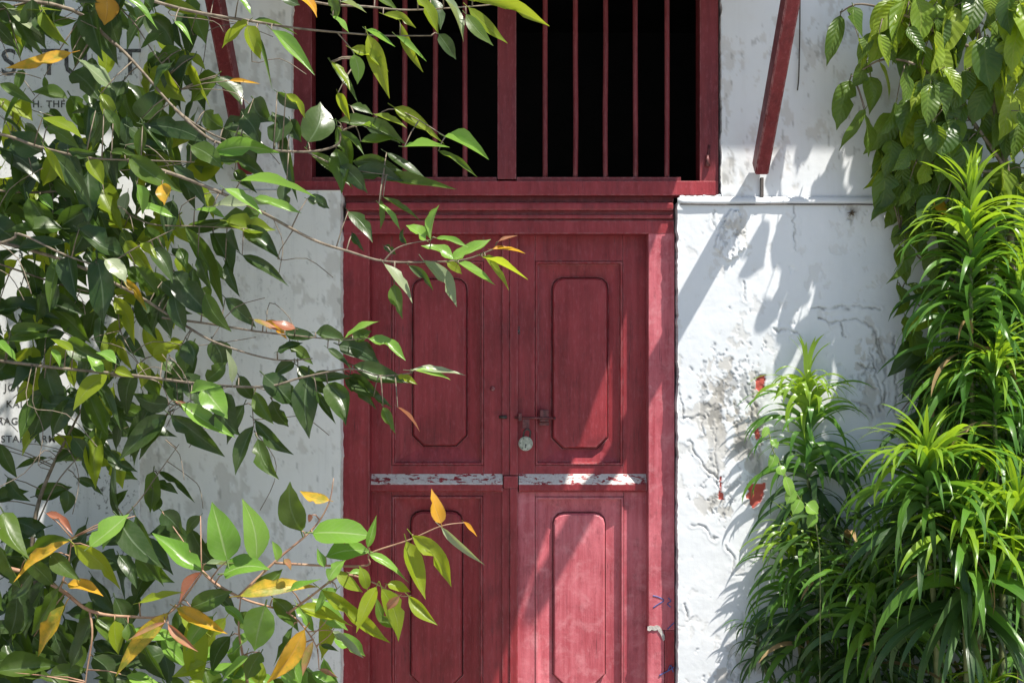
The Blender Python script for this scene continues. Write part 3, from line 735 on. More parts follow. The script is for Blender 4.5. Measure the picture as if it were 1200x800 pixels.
class LeafMass:
    """many leaves joined in one mesh, one material slot per leaf colour"""
    def __init__(s): s.V = []; s.F = []; s.U = []; s.M = []; s.n = 0; s.mats = []
    def add(s, mesh, M, mat):
        if mat not in s.mats: s.mats.append(mat)
        if not hasattr(s, 'c'): s.c = {}
        if mesh.name not in s.c:
            a = np.empty(len(mesh.vertices) * 3, np.float32); mesh.vertices.foreach_get('co', a); a = a.reshape(-1, 3)
            fl = [tuple(p.vertices) for p in mesh.polygons]
            u = np.empty(len(mesh.loops) * 2, np.float32); mesh.uv_layers[0].data.foreach_get('uv', u)
            s.c[mesh.name] = (a, fl, u)
        a, fl, u = s.c[mesh.name]; m = np.array(M)
        s.V.append(a @ m[:3, :3].T + m[:3, 3]); s.F += [tuple(i + s.n for i in q) for q in fl]; s.U.append(u); s.M += [s.mats.index(mat)] * len(fl); s.n += len(a)
    def build(s, name, parent=None):
        me = bpy.data.meshes.new(name); me.from_pydata(np.concatenate(s.V).tolist(), [], s.F)
        for m in s.mats: me.materials.append(LM[m])
        me.polygons.foreach_set('material_index', s.M); me.polygons.foreach_set('use_smooth', [True] * len(s.M))
        l = me.uv_layers.new(name='uv'); l.data.foreach_set('uv', np.concatenate(s.U)); me.update()
        return link(name, me, None, parent)

# ---- the big shrub on the left: branches traced as (x, y, D) with a start radius
UP_BR = [
    ([(-170, -10, .8), (60, 5, .8), (130, 48, .8), (165, 82, .82), (206, 128, .85), (250, 158, .9), (300, 175, .98)], .0075),
    ([(-170, 60, .8), (90, -10, .75), (145, 14, .78), (180, 62, .78), (212, 105, .8)], .004),
    ([(-170, 130, 1.0), (-10, 155, 1.0), (45, 172, 1.0), (105, 185, 1.02), (170, 188, 1.02), (228, 190, 1.03)], .006),
    ([(40, -60, 1.0), (120, -20, 1.05), (210, 10, 1.08), (295, 25, 1.1), (345, 33, 1.12), (395, 38, 1.13), (450, 42, 1.14), (505, 42, 1.15)], .006),
    ([(220, -70, 1.1), (300, -20, 1.14), (370, 3, 1.15), (430, 8, 1.16), (480, 12, 1.17), (550, 8, 1.18), (605, 3, 1.18)], .005),
    ([(205, 128, .86), (250, 165, .95), (300, 174, 1.0), (360, 178, 1.03), (395, 170, 1.05), (402, 153, 1.06), (432, 143, 1.07), (463, 128, 1.08), (522, 160, 1.1)], .005),
    ([(150, 188, 1.0), (200, 203, 1.02), (245, 220, 1.05), (300, 245, 1.08), (365, 280, 1.1), (410, 295, 1.11), (450, 306, 1.12), (500, 307, 1.13), (545, 304, 1.14), (580, 291, 1.15)], .0062),
    ([(450, 306, 1.12), (462, 293, 1.12), (478, 286, 1.12), (505, 281, 1.13)], .003),
    ([(-170, 320, .9), (0, 285, .93), (22, 274, .94), (75, 298, .95), (120, 310, .96), (160, 290, .97), (205, 268, .98)], .005),
    ([(-100, 260, .85), (60, 300, .85), (150, 340, .87), (215, 380, .9), (255, 402, .93), (320, 421, .97), (366, 420, 1.0)], .0065),
    ([(190, 372, .9), (250, 380, .93), (300, 388, .97), (345, 393, 1.0), (400, 398, 1.03), (433, 396, 1.05)], .0042),
    ([(-170, 400, .85), (20, 425, .87), (80, 432, .9), (160, 440, .93), (240, 450, .96), (310, 453, .99), (355, 442, 1.02), (410, 432, 1.05), (445, 440, 1.06), (482, 437, 1.08)], .006),
    ([(300, 452, .97), (296, 475, .97), (298, 505, .98)], .003),
    ([(130, 440, .9), (185, 447, .9), (200, 482, .92)], .003),
    ([(45, 700, .5), (38, 640, .5), (45, 590, .5), (62, 545, .5), (85, 500, .5), (100, 470, .52)], .010),
    ([(45, 610, .5), (70, 560, .52), (115, 515, .55), (150, 500, .57)], .003),
    ([(60, 640, .55), (130, 615, .55), (160, 590, .56), (185, 555, .58), (210, 520, .6)], .004),
    ([(-170, 210, .7), (20, 225, .7), (75, 225, .7), (130, 240, .72), (175, 262, .75), (230, 265, .8), (290, 268, .85)], .005),
    ([(20, 270, .6), (18, 215, .6), (14, 160, .6)], .004),
    ([(360, 178, 1.03), (385, 190, 1.04), (420, 200, 1.05), (455, 205, 1.06)], .003),
    ([(395, 38, 1.13), (413, 60, 1.12), (416, 75, 1.12)], .0022),
    ([(-170, 250, .75), (60, 330, .7), (130, 350, .7), (142, 390, .72), (165, 430, .75)], .004),
]
LOW_BR = [
    ([(-120, 640, .95), (20, 668, .97), (70, 690, 1.0), (105, 715, 1.02), (150, 722, 1.05), (198, 718, 1.08), (236, 672, 1.1)], .008),
    ([(70, 690, 1.0), (80, 660, 1.0), (84, 630, 1.0)], .004),
    ([(105, 715, 1.02), (108, 745, 1.03), (100, 800, 1.02), (90, 900, .98)], .004),
    ([(236, 668, 1.1), (255, 685, 1.1), (290, 703, 1.12), (338, 718, 1.14), (362, 742, 1.15), (372, 760, 1.15)], .005),
    ([(278, 700, 1.1), (324, 656, 1.08), (366, 620, 1.08), (385, 590, 1.09), (391, 560, 1.09)], .0045),
    ([(322, 659, 1.1), (375, 662, 1.13), (430, 662, 1.15), (434, 648, 1.16), (480, 632, 1.18), (517, 616, 1.2), (545, 612, 1.2)], .004),
    ([(338, 718, 1.14), (362, 700, 1.16), (400, 674, 1.18), (432, 680, 1.2), (468, 697, 1.22), (482, 697, 1.22)], .0042),
    ([(300, 900, 1.0), (290, 800, 1.05), (280, 740, 1.1), (282, 700, 1.12)], .006),
    ([(360, 740, 1.15), (385, 738, 1.16), (400, 745, 1.16)], .002),
]
UP_LEAVES = """
-5 5 45 65 22 d|8 10 50 36 14 p|84 62 4 74 18 o|16 12 70 3 8 y|105 15 118 70 28 d|110 20 138 72 22 d|130 5 140 48 22 d|125 -4 122 28 24 o|150 -2 188 25 16 l|170 18 205 60 26 d
188 40 163 54 13 g|212 58 177 71 16 g|92 70 140 98 26 p|85 84 118 112 30 d|118 110 140 140 12 y|145 95 128 135 24 d|165 140 182 102 32 d|27 82 18 107 11 g|52 90 55 109 8 g|0 98 38 118 11 g|16 120 38 140 22 y|210 78 200 112 24 d
292 25 256 52 22 y|290 30 308 68 18 y|300 40 322 95 7 g|318 35 370 78 13 l|280 -3 296 15 12 l|298 24 347 28 11 d|343 -6 372 18 20 o|205 25 228 46 11 l|228 66 203 106 25 d|255 88 218 118 30 g|255 90 284 120 22 d|268 95 305 97 6 o|325 108 357 130 15 d|335 110 360 136 10 y|297 116 318 142 28 d|361 167 375 115 35 d|388 72 412 102 10 y
48 178 10 152 28 d|55 148 92 172 16 g|50 138 95 156 17 y|133 133 102 173 17 d|112 130 103 166 13 d|122 128 140 160 12 g|55 175 108 246 18 d|52 172 78 214 8 y|104 188 122 216 17 y|118 213 129 256 19 g|80 176 114 178 11 d|130 178 162 183 11 g|167 148 164 186 13 g|152 184 212 224 22 g|190 216 193 241 18 o|160 216 172 250 15 l|150 225 145 256 12 p|166 240 207 253 15 l|22 206 77 208 24 d|-6 234 52 240 13 g|4 250 72 263 19 g|47 229 63 245 12 l|62 250 120 263 13 l|170 147 242 166 22 d
250 178 326 178 20 l|224 171 259 191 20 g|254 184 313 206 18 d|282 212 366 208 12 l|263 221 308 247 14 l|298 232 354 247 14 l|250 242 312 230 14 p|203 193 242 242 15 d|228 246 264 250 10 l|322 168 318 128 26 d|328 148 346 232 13 d|262 150 322 166 22 d|360 233 387 241 15 d|336 214 338 242 14 d|395 148 408 216 17 g|363 178 412 217 12 g|218 266 276 258 15 d|273 262 309 266 8 d|240 130 262 152 20 g|285 135 300 165 22 d|340 140 352 165 16 d|275 200 300 225 12 d
0 298 10 382 36 d|25 335 31 370 18 g|80 300 88 352 26 d|114 302 111 375 34 d|68 303 54 362 17 g|76 328 86 372 20 g|62 338 38 366 18 g|123 304 149 326 18 p|145 327 171 363 9 o|159 313 187 346 16 g|22 291 82 284 23 d|93 268 152 291 29 d|196 343 174 388 15 d|134 348 155 402 17 y|58 358 102 398 28 g|54 358 82 352 8 l|12 388 64 384 17 g|-4 364 62 366 22 d|145 268 152 300 14 g|165 285 185 300 12 y|0 255 30 300 20 d
217 266 263 360 17 g|250 273 273 322 23 d|264 308 280 347 11 d|284 266 328 304 21 d|284 299 339 336 14 d|271 268 280 297 15 d|204 318 246 368 27 d|240 343 264 388 19 g|264 349 302 382 17 d|297 374 331 383 9 b|309 377 337 396 11 o|346 385 319 374 13 b|334 388 371 393 17 d|370 390 407 396 17 d|204 343 216 388 19 d|232 300 245 342 14 d|180 290 200 330 18 d|190 330 215 352 16 d
396 142 477 158 17 g|438 134 477 146 11 y|462 126 521 160 20 y|521 160 574 181 12 l|514 177 559 203 8 g|474 172 527 172 9 l|423 166 467 160 15 g|413 189 472 201 19 d|410 206 474 208 20 d|448 208 534 219 15 g|453 179 506 206 13 d|396 109 410 141 10 y|411 124 437 133 10 g|394 174 400 227 20 g|399 194 427 223 17 d|399 154 427 182 12 g|430 150 470 168 14 d
489 -4 516 37 17 y|519 -6 544 49 20 p|504 -4 518 32 15 d|549 9 598 48 14 y|546 17 578 49 15 g|514 40 536 69 15 d|469 27 491 87 10 y|464 42 501 71 9 l|429 35 463 56 11 l|431 41 457 112 18 y|411 57 456 79 13 y|449 17 487 28 9 y|415 64 418 99 15 l|388 74 419 116 8 g|553 1 644 20 9 y|578 4 614 11 8 y|399 2 430 15 12 p|387 -4 396 23 12 g|390 19 411 36 15 l|440 -8 470 12 12 g|330 -6 352 4 14 d
505 281 516 240 17 l|499 281 479 262 17 l|476 286 474 266 9 d|529 304 574 278 20 l|511 279 549 286 10 l|531 304 496 283 17 l|537 308 580 335 16 l|496 305 540 354 16 p|450 309 486 351 14 p|462 333 470 371 15 g|479 311 508 339 9 d|524 308 541 320 9 y|565 301 619 327 9 y|569 302 599 339 8 y|577 292 616 288 9 o|584 283 606 275 7 b|413 273 424 293 7 d|450 288 463 298 8 d|408 248 436 281 15 d|444 239 471 266 9 l|449 231 494 256 7 g|446 234 447 269 7 g
404 396 441 371 19 l|413 394 434 386 18 g|432 397 477 416 16 l|397 404 444 421 22 d|414 428 481 447 21 d|466 440 489 449 9 y|481 434 547 434 11 p|487 434 529 441 12 l|410 439 450 467 18 d|404 444 438 479 15 d|438 464 462 475 10 d|384 449 406 499 25 d|362 438 363 510 28 d|349 429 390 464 18 d|371 459 393 496 9 d|364 441 413 440 13 d|449 477 464 506 12 g|466 477 496 498 4 b|384 408 417 431 11 d|420 405 440 415 12 d
179 417 213 397 17 y|196 486 133 539 27 d|194 487 158 537 19 d|200 486 262 537 22 d|212 473 276 511 19 l|199 473 153 461 21 d|239 454 267 487 27 l|224 461 257 449 13 l|261 459 281 512 31 d|286 474 261 521 21 d|242 446 264 424 17 g|249 399 261 432 25 d|219 399 226 432 23 d|211 409 215 437 18 g|272 449 272 411 11 p|299 492 344 533 15 d|297 499 274 556 18 d|302 514 326 561 18 g|309 439 347 472 27 d|319 469 336 502 22 d|299 459 321 497 16 g|339 404 367 426 13 g|325 412 352 399 12 d|345 425 320 440 14 d|330 450 352 485 18 d|280 440 300 470 16 d
126 439 81 475 21 y|121 436 104 414 13 l|136 426 114 411 15 l|79 399 124 419 21 g|104 459 126 522 28 d|117 447 143 497 15 d|129 489 152 512 17 d|9 424 39 452 31 d|54 429 77 482 25 d|51 454 34 514 31 d|61 409 70 430 9 l|86 411 59 394 11 y|165 424 166 455 15 y|171 429 187 467 17 g|134 434 157 441 11 y|-3 399 22 421 15 l|9 399 67 391 13 g|190 425 215 440 16 g|150 395 170 420 14 d
141 606 120 529 15 d|134 592 147 574 11 d|41 581 82 568 19 d|79 574 74 602 16 d|180 552 169 600 25 g|182 565 207 579 11 d|180 574 178 600 20 d|-4 586 32 574 17 d|9 559 34 587 15 d|56 536 16 549 7 d|10 528 4 548 8 d|90 560 120 580 10 d|205 470 222 480 6 b|185 552 228 586 7 d|100 545 118 560 9 d|0 520 20 560 14 d
"""
LOW_LEAVES = """
105 640 147 599 26 l|140 606 117 642 16 l|54 601 86 621 9 b|81 634 14 680 13 o|82 633 17 647 15 g|87 638 139 694 24 y|100 642 128 622 14 g|139 606 186 662 27 d|159 604 189 692 19 d|190 599 213 627 24 d|4 600 36 648 27 g|235 604 214 628 12 d|30 655 60 690 20 g|0 640 25 690 26 g|60 648 95 680 18 g
79 684 121 698 17 o|76 709 37 769 21 o|69 688 32 747 17 g|107 722 71 784 29 d|41 667 4 702 25 d|114 724 137 762 22 g|134 727 141 767 18 y|198 717 132 791 17 o|193 729 146 749 7 b|109 769 137 802 21 d|-4 786 72 776 25 g|58 792 102 783 21 g|163 706 212 692 9 y|148 791 197 799 19 l|20 700 5 750 24 d|40 745 70 770 20 d|150 730 172 768 18 g
266 657 252 591 34 l|300 657 291 589 27 l|236 669 180 620 23 l|241 660 298 659 9 p|236 670 211 706 15 b|262 672 313 664 28 l|353 622 334 571 30 g|386 586 351 573 13 o|366 603 361 612 8 b|281 698 372 684 19 o|325 656 321 634 11 l|366 624 433 620 32 l|382 652 434 640 23 l|431 641 441 604 9 l|333 655 342 668 8 b|380 664 372 642 9 l
226 719 247 814 33 y|207 712 267 743 17 o|197 731 231 763 9 b|311 709 295 766 35 l|224 711 267 694 21 g|254 689 277 716 13 d|357 737 311 802 23 o|343 734 317 778 11 g|291 769 254 797 17 l|306 764 289 797 19 g|351 711 416 725 21 y|377 691 460 752 17 y|441 687 416 739 17 y|447 689 471 753 22 y|476 634 498 702 23 y|483 627 532 686 19 y|433 649 481 673 16 l|517 613 511 575 16 o|517 617 567 665 10 p|543 611 560 628 6 o|468 698 449 717 9 b|479 698 513 732 13 y|454 684 482 691 13 y|409 671 432 681 11 l|394 669 427 691 15 y|390 739 427 769 11 p|367 751 354 792 9 b|374 784 397 793 7 b|376 755 397 763 6 d|339 764 356 804 21 l|320 700 350 740 18 g|275 720 300 740 18 g|270 745 240 790 20 d|395 690 365 715 16 l|430 690 420 665 12 y|300 690 330 665 16 g|340 690 372 672 18 l|385 680 402 655 14 l|460 735 440 700 12 g
"""
def parse(s):
    out = []
    for item in s.replace('\n', '|').split('|'):
        q = item.split()
        if len(q) == 6: out.append((*[float(a) for a in q[:5]], q[5]))
    return out
def nearest(brs, x, y):
    best = (1e9, 0, None)
    for bi, (pts, r) in enumerate(brs):
        for (x0, y0, d0), (x1, y1, d1) in zip(pts[:-1], pts[1:]):
            vx, vy = x1 - x0, y1 - y0; t = max(0, min(1, ((x - x0) * vx + (y - y0) * vy) / (vx * vx + vy * vy + 1e-9)))
            d = math.hypot(x - x0 - t * vx, y - y0 - t * vy)
            if d < best[0]: best = (d, bi, (x0 + t * vx, y0 + t * vy, d0 + t * (d1 - d0)))
    return best
HINT = {'d': (-.15, -.85, .35), 'g': (-.05, -.8, .5), 'y': (0, -.75, .55), 'l': (.2, -.62, .78), 'p': (.25, -.5, .85), 'o': (.1, -.7, .6), 'b': (.2, -.65, .7)}
def build_shrub(root, brs, leaves, bark, extra):
    """branches are parts, each leaf a sub-part of the branch it grows on"""
    tubes = [Tubes() for _ in brs]
    for (pts, r), tb in zip(brs, tubes):
        pp = smooth_path([P(*p) for p in pts], 5); n = len(pp)
        tb.add(pp, [r * (1 - .72 * i / (n - 1)) for i in range(n)], 7)
    todo = []
    for (bx, by, tx, ty, w, m) in leaves:
        d, bi, (qx, qy, qd) = nearest(brs, bx, by)
        lit = {'l': .07, 'p': .07, 'y': .05, 'o': .05, 'b': .05, 'g': .0, 'd': -.03}[m]
        D = qd + lit + rnd.uniform(-.05, .05) + min(d, 40) * .0004 * rnd.choice((-1, 1))
        Bp = P(bx, by, D); Lm = math.hypot(tx - bx, ty - by) / 300 * (DCAM - D) / DCAM
        Tp = P(tx, ty, D + Lm * rnd.uniform(-.25, .45))
        h = HINT[m]; hint = Vector((h[0] + rnd.gauss(0, .28), h[1], h[2] + rnd.gauss(0, .25)))
        ar = w / (math.hypot(tx - bx, ty - by) + 1e-6)
        shape = 'lance' if ar < .40 else ('heart' if rnd.random() < .4 else 'oval')
        todo.append((bi, Bp, Tp, hint, w / 300 * (DCAM - D) / DCAM * 1.14, shape, m))
        if d > 3:
            q = P(qx, qy, qd); mid = q.lerp(Bp, .5) + Vector((0, 0, .006))
            tubes[bi].add([q, mid, Bp], [.0024, .0019, .0015], 5)
    for b in extra:                                     # leafless side twigs
        d, bi, _ = nearest(brs, b[0][0], b[0][1])
        q = nearest(brs, b[0][0], b[0][1])[2]; b = [q] + b
        pp = smooth_path([P(*p) for p in b], 3); tubes[bi].add(pp, [.0022] + [.0014] * (len(pp) - 1), 5)
    bo = [tb.build('branch', bark, root) for tb in tubes]
    for (bi, *a) in todo: put_leaf(bo[bi], *a)

TR = P(-150, 900, .85); TR.z = 0
shrub = empty('shrub', (0, 0, 0)); tag(shrub, 'large dark leafy shrub reaching across the sign panel and barred window', 'shrub')
t = Tubes(); tp = [TR, P(-160, 700, .8), P(-175, 400, .85), P(-165, 150, .9), P(-120, -60, .95), P(-40, -250, 1.0)]
t.add(smooth_path(tp, 5), [.045 - .0012 * i for i in range(26)], 10)
t.add(smooth_path([P(-175, 400, .85), P(-60, 100, .9), P(40, -60, 1.0), P(220, -70, 1.1)], 4), [.016 - .0008 * i for i in range(13)], 8)
t.add(smooth_path([P(-160, 700, .8), P(-40, 720, .6), P(45, 700, .5)], 4), [.014 - .0004 * i for i in range(9)], 8)
t.build('trunk', BARK, shrub)
TW = [[(20, -10, .7), (45, 30, .7), (52, 32, .72)], [(52, 30, .75), (85, 15, .75), (100, 3, .75)], [(250, 0, .6), (243, 40, .6), (238, 75, .62), (233, 92, .62)],
      [(284, 28, 1.0), (205, 10, 1.0)], [(200, 18, .9), (250, 25, .9), (262, 38, .9)], [(30, 128, .6), (60, 100, .6), (75, 118, .6)], [(5, 118, .6), (40, 130, .6), (75, 140, .6)],
      [(225, 190, .9), (190, 195, .8), (140, 200, .8)], [(60, 215, .65), (85, 245, .65)], [(70, 215, .65), (92, 242, .65)], [(205, 480, .62), (222, 470, .62), (228, 468, .62)],
      [(80, 300, .62), (150, 285, .62), (205, 300, .62)], [(88, 362, .6), (125, 350, .6), (148, 345, .6)], [(45, 545, .5), (70, 535, .5), (78, 542, .5)], [(65, 525, .5), (40, 520, .5), (30, 522, .5)],
      [(180, 400, .85), (230, 405, .86), (300, 395, .9)], [(214, 446, .95), (190, 415, .9)]]
r4 = random.Random(5)
for _ in range(46):
    x, y = r4.uniform(-20, 330), r4.uniform(10, 560); a = r4.gauss(.5, .7); L = r4.uniform(30, 95); d = r4.uniform(.6, 1.0)
    TW.append([(x, y, d), (x + math.cos(a) * L * .5, y + math.sin(a) * L * .5 - 3, d), (x + math.cos(a + .25) * L, y + math.sin(a + .25) * L, d + .03)])
build_shrub(shrub, UP_BR, parse(UP_LEAVES), BARK, TW)

seedling = empty('young_shrub', (0, 0, 0)); tag(seedling, 'young shrub with bright green leaves and orange new shoots at lower left', 'shrub')
t = Tubes(); g0 = P(-60, 900, .95); g0.z = 0; g1 = P(300, 900, 1.0); g1.z = 0
t.add(smooth_path([g0, P(-110, 760, .95), P(-120, 640, .95)], 4), .014, 8); t.add([g1, P(300, 900, 1.0)], .010, 8)
t.build('trunk', BARK, seedling)
build_shrub(seedling, LOW_BR, parse(LOW_LEAVES), STEM_R, [[(372, 755, 1.15), (385, 745, 1.15), (392, 735, 1.15)], [(365, 745, 1.15), (380, 730, 1.15), (384, 722, 1.15)]])

# shaded inner foliage of the shrub, and its crown above the frame
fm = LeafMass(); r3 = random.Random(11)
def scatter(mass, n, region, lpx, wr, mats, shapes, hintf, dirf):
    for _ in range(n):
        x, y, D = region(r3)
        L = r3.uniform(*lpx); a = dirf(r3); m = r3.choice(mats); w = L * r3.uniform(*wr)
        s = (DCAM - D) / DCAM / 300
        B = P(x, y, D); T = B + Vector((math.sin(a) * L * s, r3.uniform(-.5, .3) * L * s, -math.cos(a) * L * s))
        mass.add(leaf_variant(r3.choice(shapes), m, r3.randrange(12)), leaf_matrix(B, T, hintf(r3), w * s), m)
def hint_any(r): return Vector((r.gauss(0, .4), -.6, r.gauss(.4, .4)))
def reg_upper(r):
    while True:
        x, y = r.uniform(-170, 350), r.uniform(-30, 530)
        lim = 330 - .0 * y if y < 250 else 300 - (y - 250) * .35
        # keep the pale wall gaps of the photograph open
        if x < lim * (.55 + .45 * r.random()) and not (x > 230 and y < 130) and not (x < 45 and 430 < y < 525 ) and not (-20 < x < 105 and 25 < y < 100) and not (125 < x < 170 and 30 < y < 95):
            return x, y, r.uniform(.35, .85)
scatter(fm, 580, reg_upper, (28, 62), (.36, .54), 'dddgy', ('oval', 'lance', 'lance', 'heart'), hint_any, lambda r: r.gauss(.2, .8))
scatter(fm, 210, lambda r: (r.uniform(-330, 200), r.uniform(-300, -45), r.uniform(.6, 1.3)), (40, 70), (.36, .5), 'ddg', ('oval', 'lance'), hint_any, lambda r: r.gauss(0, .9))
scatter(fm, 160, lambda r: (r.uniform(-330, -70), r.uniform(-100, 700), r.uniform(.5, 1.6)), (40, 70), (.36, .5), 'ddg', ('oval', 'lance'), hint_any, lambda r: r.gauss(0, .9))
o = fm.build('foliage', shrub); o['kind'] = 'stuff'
fm = LeafMass()
scatter(fm, 150, lambda r: (r.uniform(-80, 235) * (r.random() ** .35), r.uniform(610, 860), r.uniform(.2, .85)), (40, 66), (.36, .52), 'dddg', ('oval', 'lance', 'heart'), hint_any, lambda r: r.gauss(.1, .8))
scatter(fm, 60, lambda r: (r.uniform(150, 380), r.uniform(775, 900), r.uniform(.7, 1.15)), (40, 60), (.36, .5), 'glg', ('oval', 'lance'), hint_any, lambda r: r.gauss(.1, .9))
scatter(fm, 46, lambda r: (r.uniform(170, 400), r.uniform(700, 850), r.uniform(.95, 1.12)), (34, 58), (.34, .48), 'lyl', ('oval', 'lance'), lambda r: Vector((r.gauss(.2, .3), -.6, r.gauss(.75, .25))), lambda r: r.gauss(.2, 1.0))
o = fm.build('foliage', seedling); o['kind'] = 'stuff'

# ---- climbing bush at upper right: ribbed hanging leaves
vine = empty('climbing_bush', (0, 0, 0)); tag(vine, 'climbing bush with ribbed lime green leaves hanging over the upper right wall', 'climber')
VB = [([(1230, 900, .1), (1225, 600, .12), (1190, 380, .14), (1180, 200, .18), (1150, 60, .2), (1120, -100, .2), (1060, -220, .22)], .018),
      ([(1150, 60, .2), (1110, 45, .24), (1065, 20, .28), (1010, 5, .22), (985, 15, .15)], .008),
      ([(1180, 200, .18), (1130, 130, .22), (1080, 80, .26), (1035, 70, .22), (1000, 90, .15)], .008),
      ([(1180, 200, .18), (1120, 200, .18), (1065, 180, .16), (1040, 190, .12)], .007),
      ([(1190, 380, .14), (1120, 330, .12), (1075, 300, .10), (1055, 270, .08)], .006),
      ([(1190, 380, .14), (1130, 400, .12), (1090, 370, .11), (1055, 335, .09)], .006),
      ([(1225, 600, .12), (1120, 480, .12), (1085, 455, .10), (1055, 482, .05)], .006),
      ([(1150, 60, .2), (1180, 20, .3), (1195, -10, .34)], .007)]
VL = """
985 18 970 71 17 v|1000 8 1016 40 24 v|996 94 982 148 23 v|1014 128 982 169 13 v|1014 134 1028 181 27 v|1006 44 1011 86 15 w|1056 3 1024 41 21 w|1063 -4 1044 53 21 w|1074 -4 1081 50 24 w|1094 34 1102 86 19 w|1031 73 1046 117 19 w|1059 84 1066 120 21 v
1090 99 1093 144 23 v|1117 143 1104 182 31 v|1158 73 1181 107 21 w|1186 108 1178 162 31 w|1196 28 1191 82 20 w|1045 164 1039 207 23 v|1059 194 1066 237 23 v|1035 198 1030 252 27 v|1046 236 1019 258 21 v|1087 192 1080 217 20 w|1022 38 1005 70 14 v|1030 40 1045 78 17 w|1015 70 1000 102 18 v|1020 90 1018 134 20 v
1120 -2 1128 35 24 v|1145 -4 1135 38 22 v|1165 -6 1163 18 20 w|1180 10 1205 40 24 v|1110 30 1130 58 18 v|1130 40 1115 85 24 v|1150 45 1160 90 26 v|1170 40 1185 75 22 v|1105 80 1108 118 20 v|1135 85 1122 128 26 v|1160 100 1145 145 24 v|1150 130 1140 165 22 v|1170 140 1165 185 22 v|1085 60 1075 95 18 v|1070 115 1055 155 20 v|1050 120 1040 160 20 v|1085 140 1070 175 22 v|1095 160 1090 195 20 v|1068 170 1052 200 18 v|1140 155 1125 195 20 v|1195 130 1200 185 26 v|1190 60 1180 100 20 v
1054 263 1046 288 16 v|1064 273 1087 307 20 v|1061 283 1041 333 23 v|1054 288 1066 333 25 v|1051 333 1045 373 25 v|1062 333 1090 350 15 v|1092 353 1056 392 21 w|1073 368 1100 361 15 w|1101 408 1081 427 12 w|1101 413 1086 442 21 w|1086 479 1048 507 23 v|1110 230 1080 262 26 v|1130 250 1105 285 24 v|1100 290 1090 330 22 v|1070 385 1085 420 22 v|1110 340 1120 380 24 v|1060 370 1070 405 20 v|1075 430 1072 468 16 v|1120 180 1100 215 22 v|1095 235 1112 252 14 o|1078 215 1062 245 20 v
"""
tubes = [Tubes() for _ in VB]
for (pts, r), tb in zip(VB, tubes):
    pp = smooth_path([P(*p) for p in pts], 5); n = len(pp); tb.add(pp, [r * (1 - .7 * i / (n - 1)) for i in range(n)], 7)
todo = []
def vine_leaf(bx, by, tx, ty, w, m, dj):
    d, bi, (qx, qy, qd) = nearest(VB, bx, by); D = max(.03, qd + dj)
    Bp = P(bx, by, D); Lm = math.hypot(tx - bx, ty - by) / 300; Tp = P(tx, ty, D + Lm * rnd.uniform(-.05, .4))
    todo.append((bi, Bp, Tp, Vector((rnd.gauss(.15, .5), -.75, rnd.gauss(.5, .35))), w / 300 * 1.1, 'heart' if rnd.random() < .3 else 'oval', m))
    q = P(qx, qy, qd); tubes[bi].add([q, q.lerp(Bp, .5) + Vector((0, 0, .01)), Bp], [.003, .0022, .0016], 5)
for (a) in parse(VL): vine_leaf(*a, rnd.uniform(-.02, .09))
for _ in range(170):
    x, y = rnd.uniform(1030, 1230), rnd.uniform(-15, 250)
    a = rnd.gauss(0, .45); L = rnd.uniform(28, 62)
    vine_leaf(x, y, x + math.sin(a) * L, y + math.cos(a) * L, L * rnd.uniform(.4, .56), (rnd.choice('vww') if y < 110 else rnd.choice('vvvvvw')), rnd.uniform(-.1, .06))  # more lime leaves near the top, their colour standing in for sunlight
vb = [tb.build('branch', BARK, vine) for tb in tubes]
for (bi, *a) in todo: put_leaf(vb[bi], *a)
fm = LeafMass()
def hint_v(r): return Vector((r.gauss(.1, .4), -.7, r.gauss(.5, .25)))
scatter(fm, 150, lambda r: (r.uniform(1085, 1330) - max(0, r.gauss(0, 10)), r.uniform(-200, -50), r.uniform(.08, .34)), (36, 58), (.4, .56), 'vvw', ('oval', 'heart'), hint_v, lambda r: r.gauss(0, .5))
scatter(fm, 130, lambda r: (r.uniform(1075, 1300), r.uniform(180, 520), r.uniform(.03, .15)), (36, 58), (.4, .56), 'vvd', ('oval', 'heart'), hint_v, lambda r: r.gauss(0, .6))
o = fm.build('foliage', vine); o['kind'] = 'stuff'

# ---- strap-leaved plants (dracaena) at right
def strap_mesh(el0, bend, seed, mat, n=11):
    """unit strap leaf from the origin outwards along +X, bending down; flat blade with a shallow keel"""
    r = random.Random(seed); v = []; uv = []; f = []; x = z = 0.0; a = R(el0 + r.uniform(-8, 8)); b = R(bend + r.uniform(-14, 14)); curl = r.uniform(-.10, .10); tw = r.uniform(-1.0, 1.0); roll = r.uniform(-.75, .75)
    for j in range(n + 1):
        t = j / n; w = .5 * (min(1, .45 + 3.0 * t) * (1 - t ** 2.6) ** .9 + .012)
        ang = a - b * (t ** 1.3); y = curl * t * t
        keel = .22 * w; rl = roll + tw * t * t
        nx, nz = -math.sin(ang), math.cos(ang)
        for s, k in ((-1, 1), (0, 0), (1, 1)):
            ox = s * w
            v.append((x + nx * keel * k * .06 + nx * math.sin(rl) * ox * .075, y + ox * math.cos(rl) * .075, z + nz * keel * k * .06 + nz * math.sin(rl) * ox * .075)); uv.append((.5 + s * .5, t))
        x += math.cos(ang) / n; z += math.sin(ang) / n
    for j in range(n):
        for i in range(2): q = j * 3 + i; f.append((q, q + 3, q + 4, q + 1))
    me = mesh_of('strap_leaf', v, f, True); l = me.uv_layers.new(name='uv')
    for lp in me.loops: l.data[lp.index].uv = uv[lp.vertex_index]
    me.materials.append(LM[mat]); return me
CLS = {'up': (76, 55), 'mid': (50, 122), 'low': (24, 122), 'hang': (-12, 78)}
_sc = {}
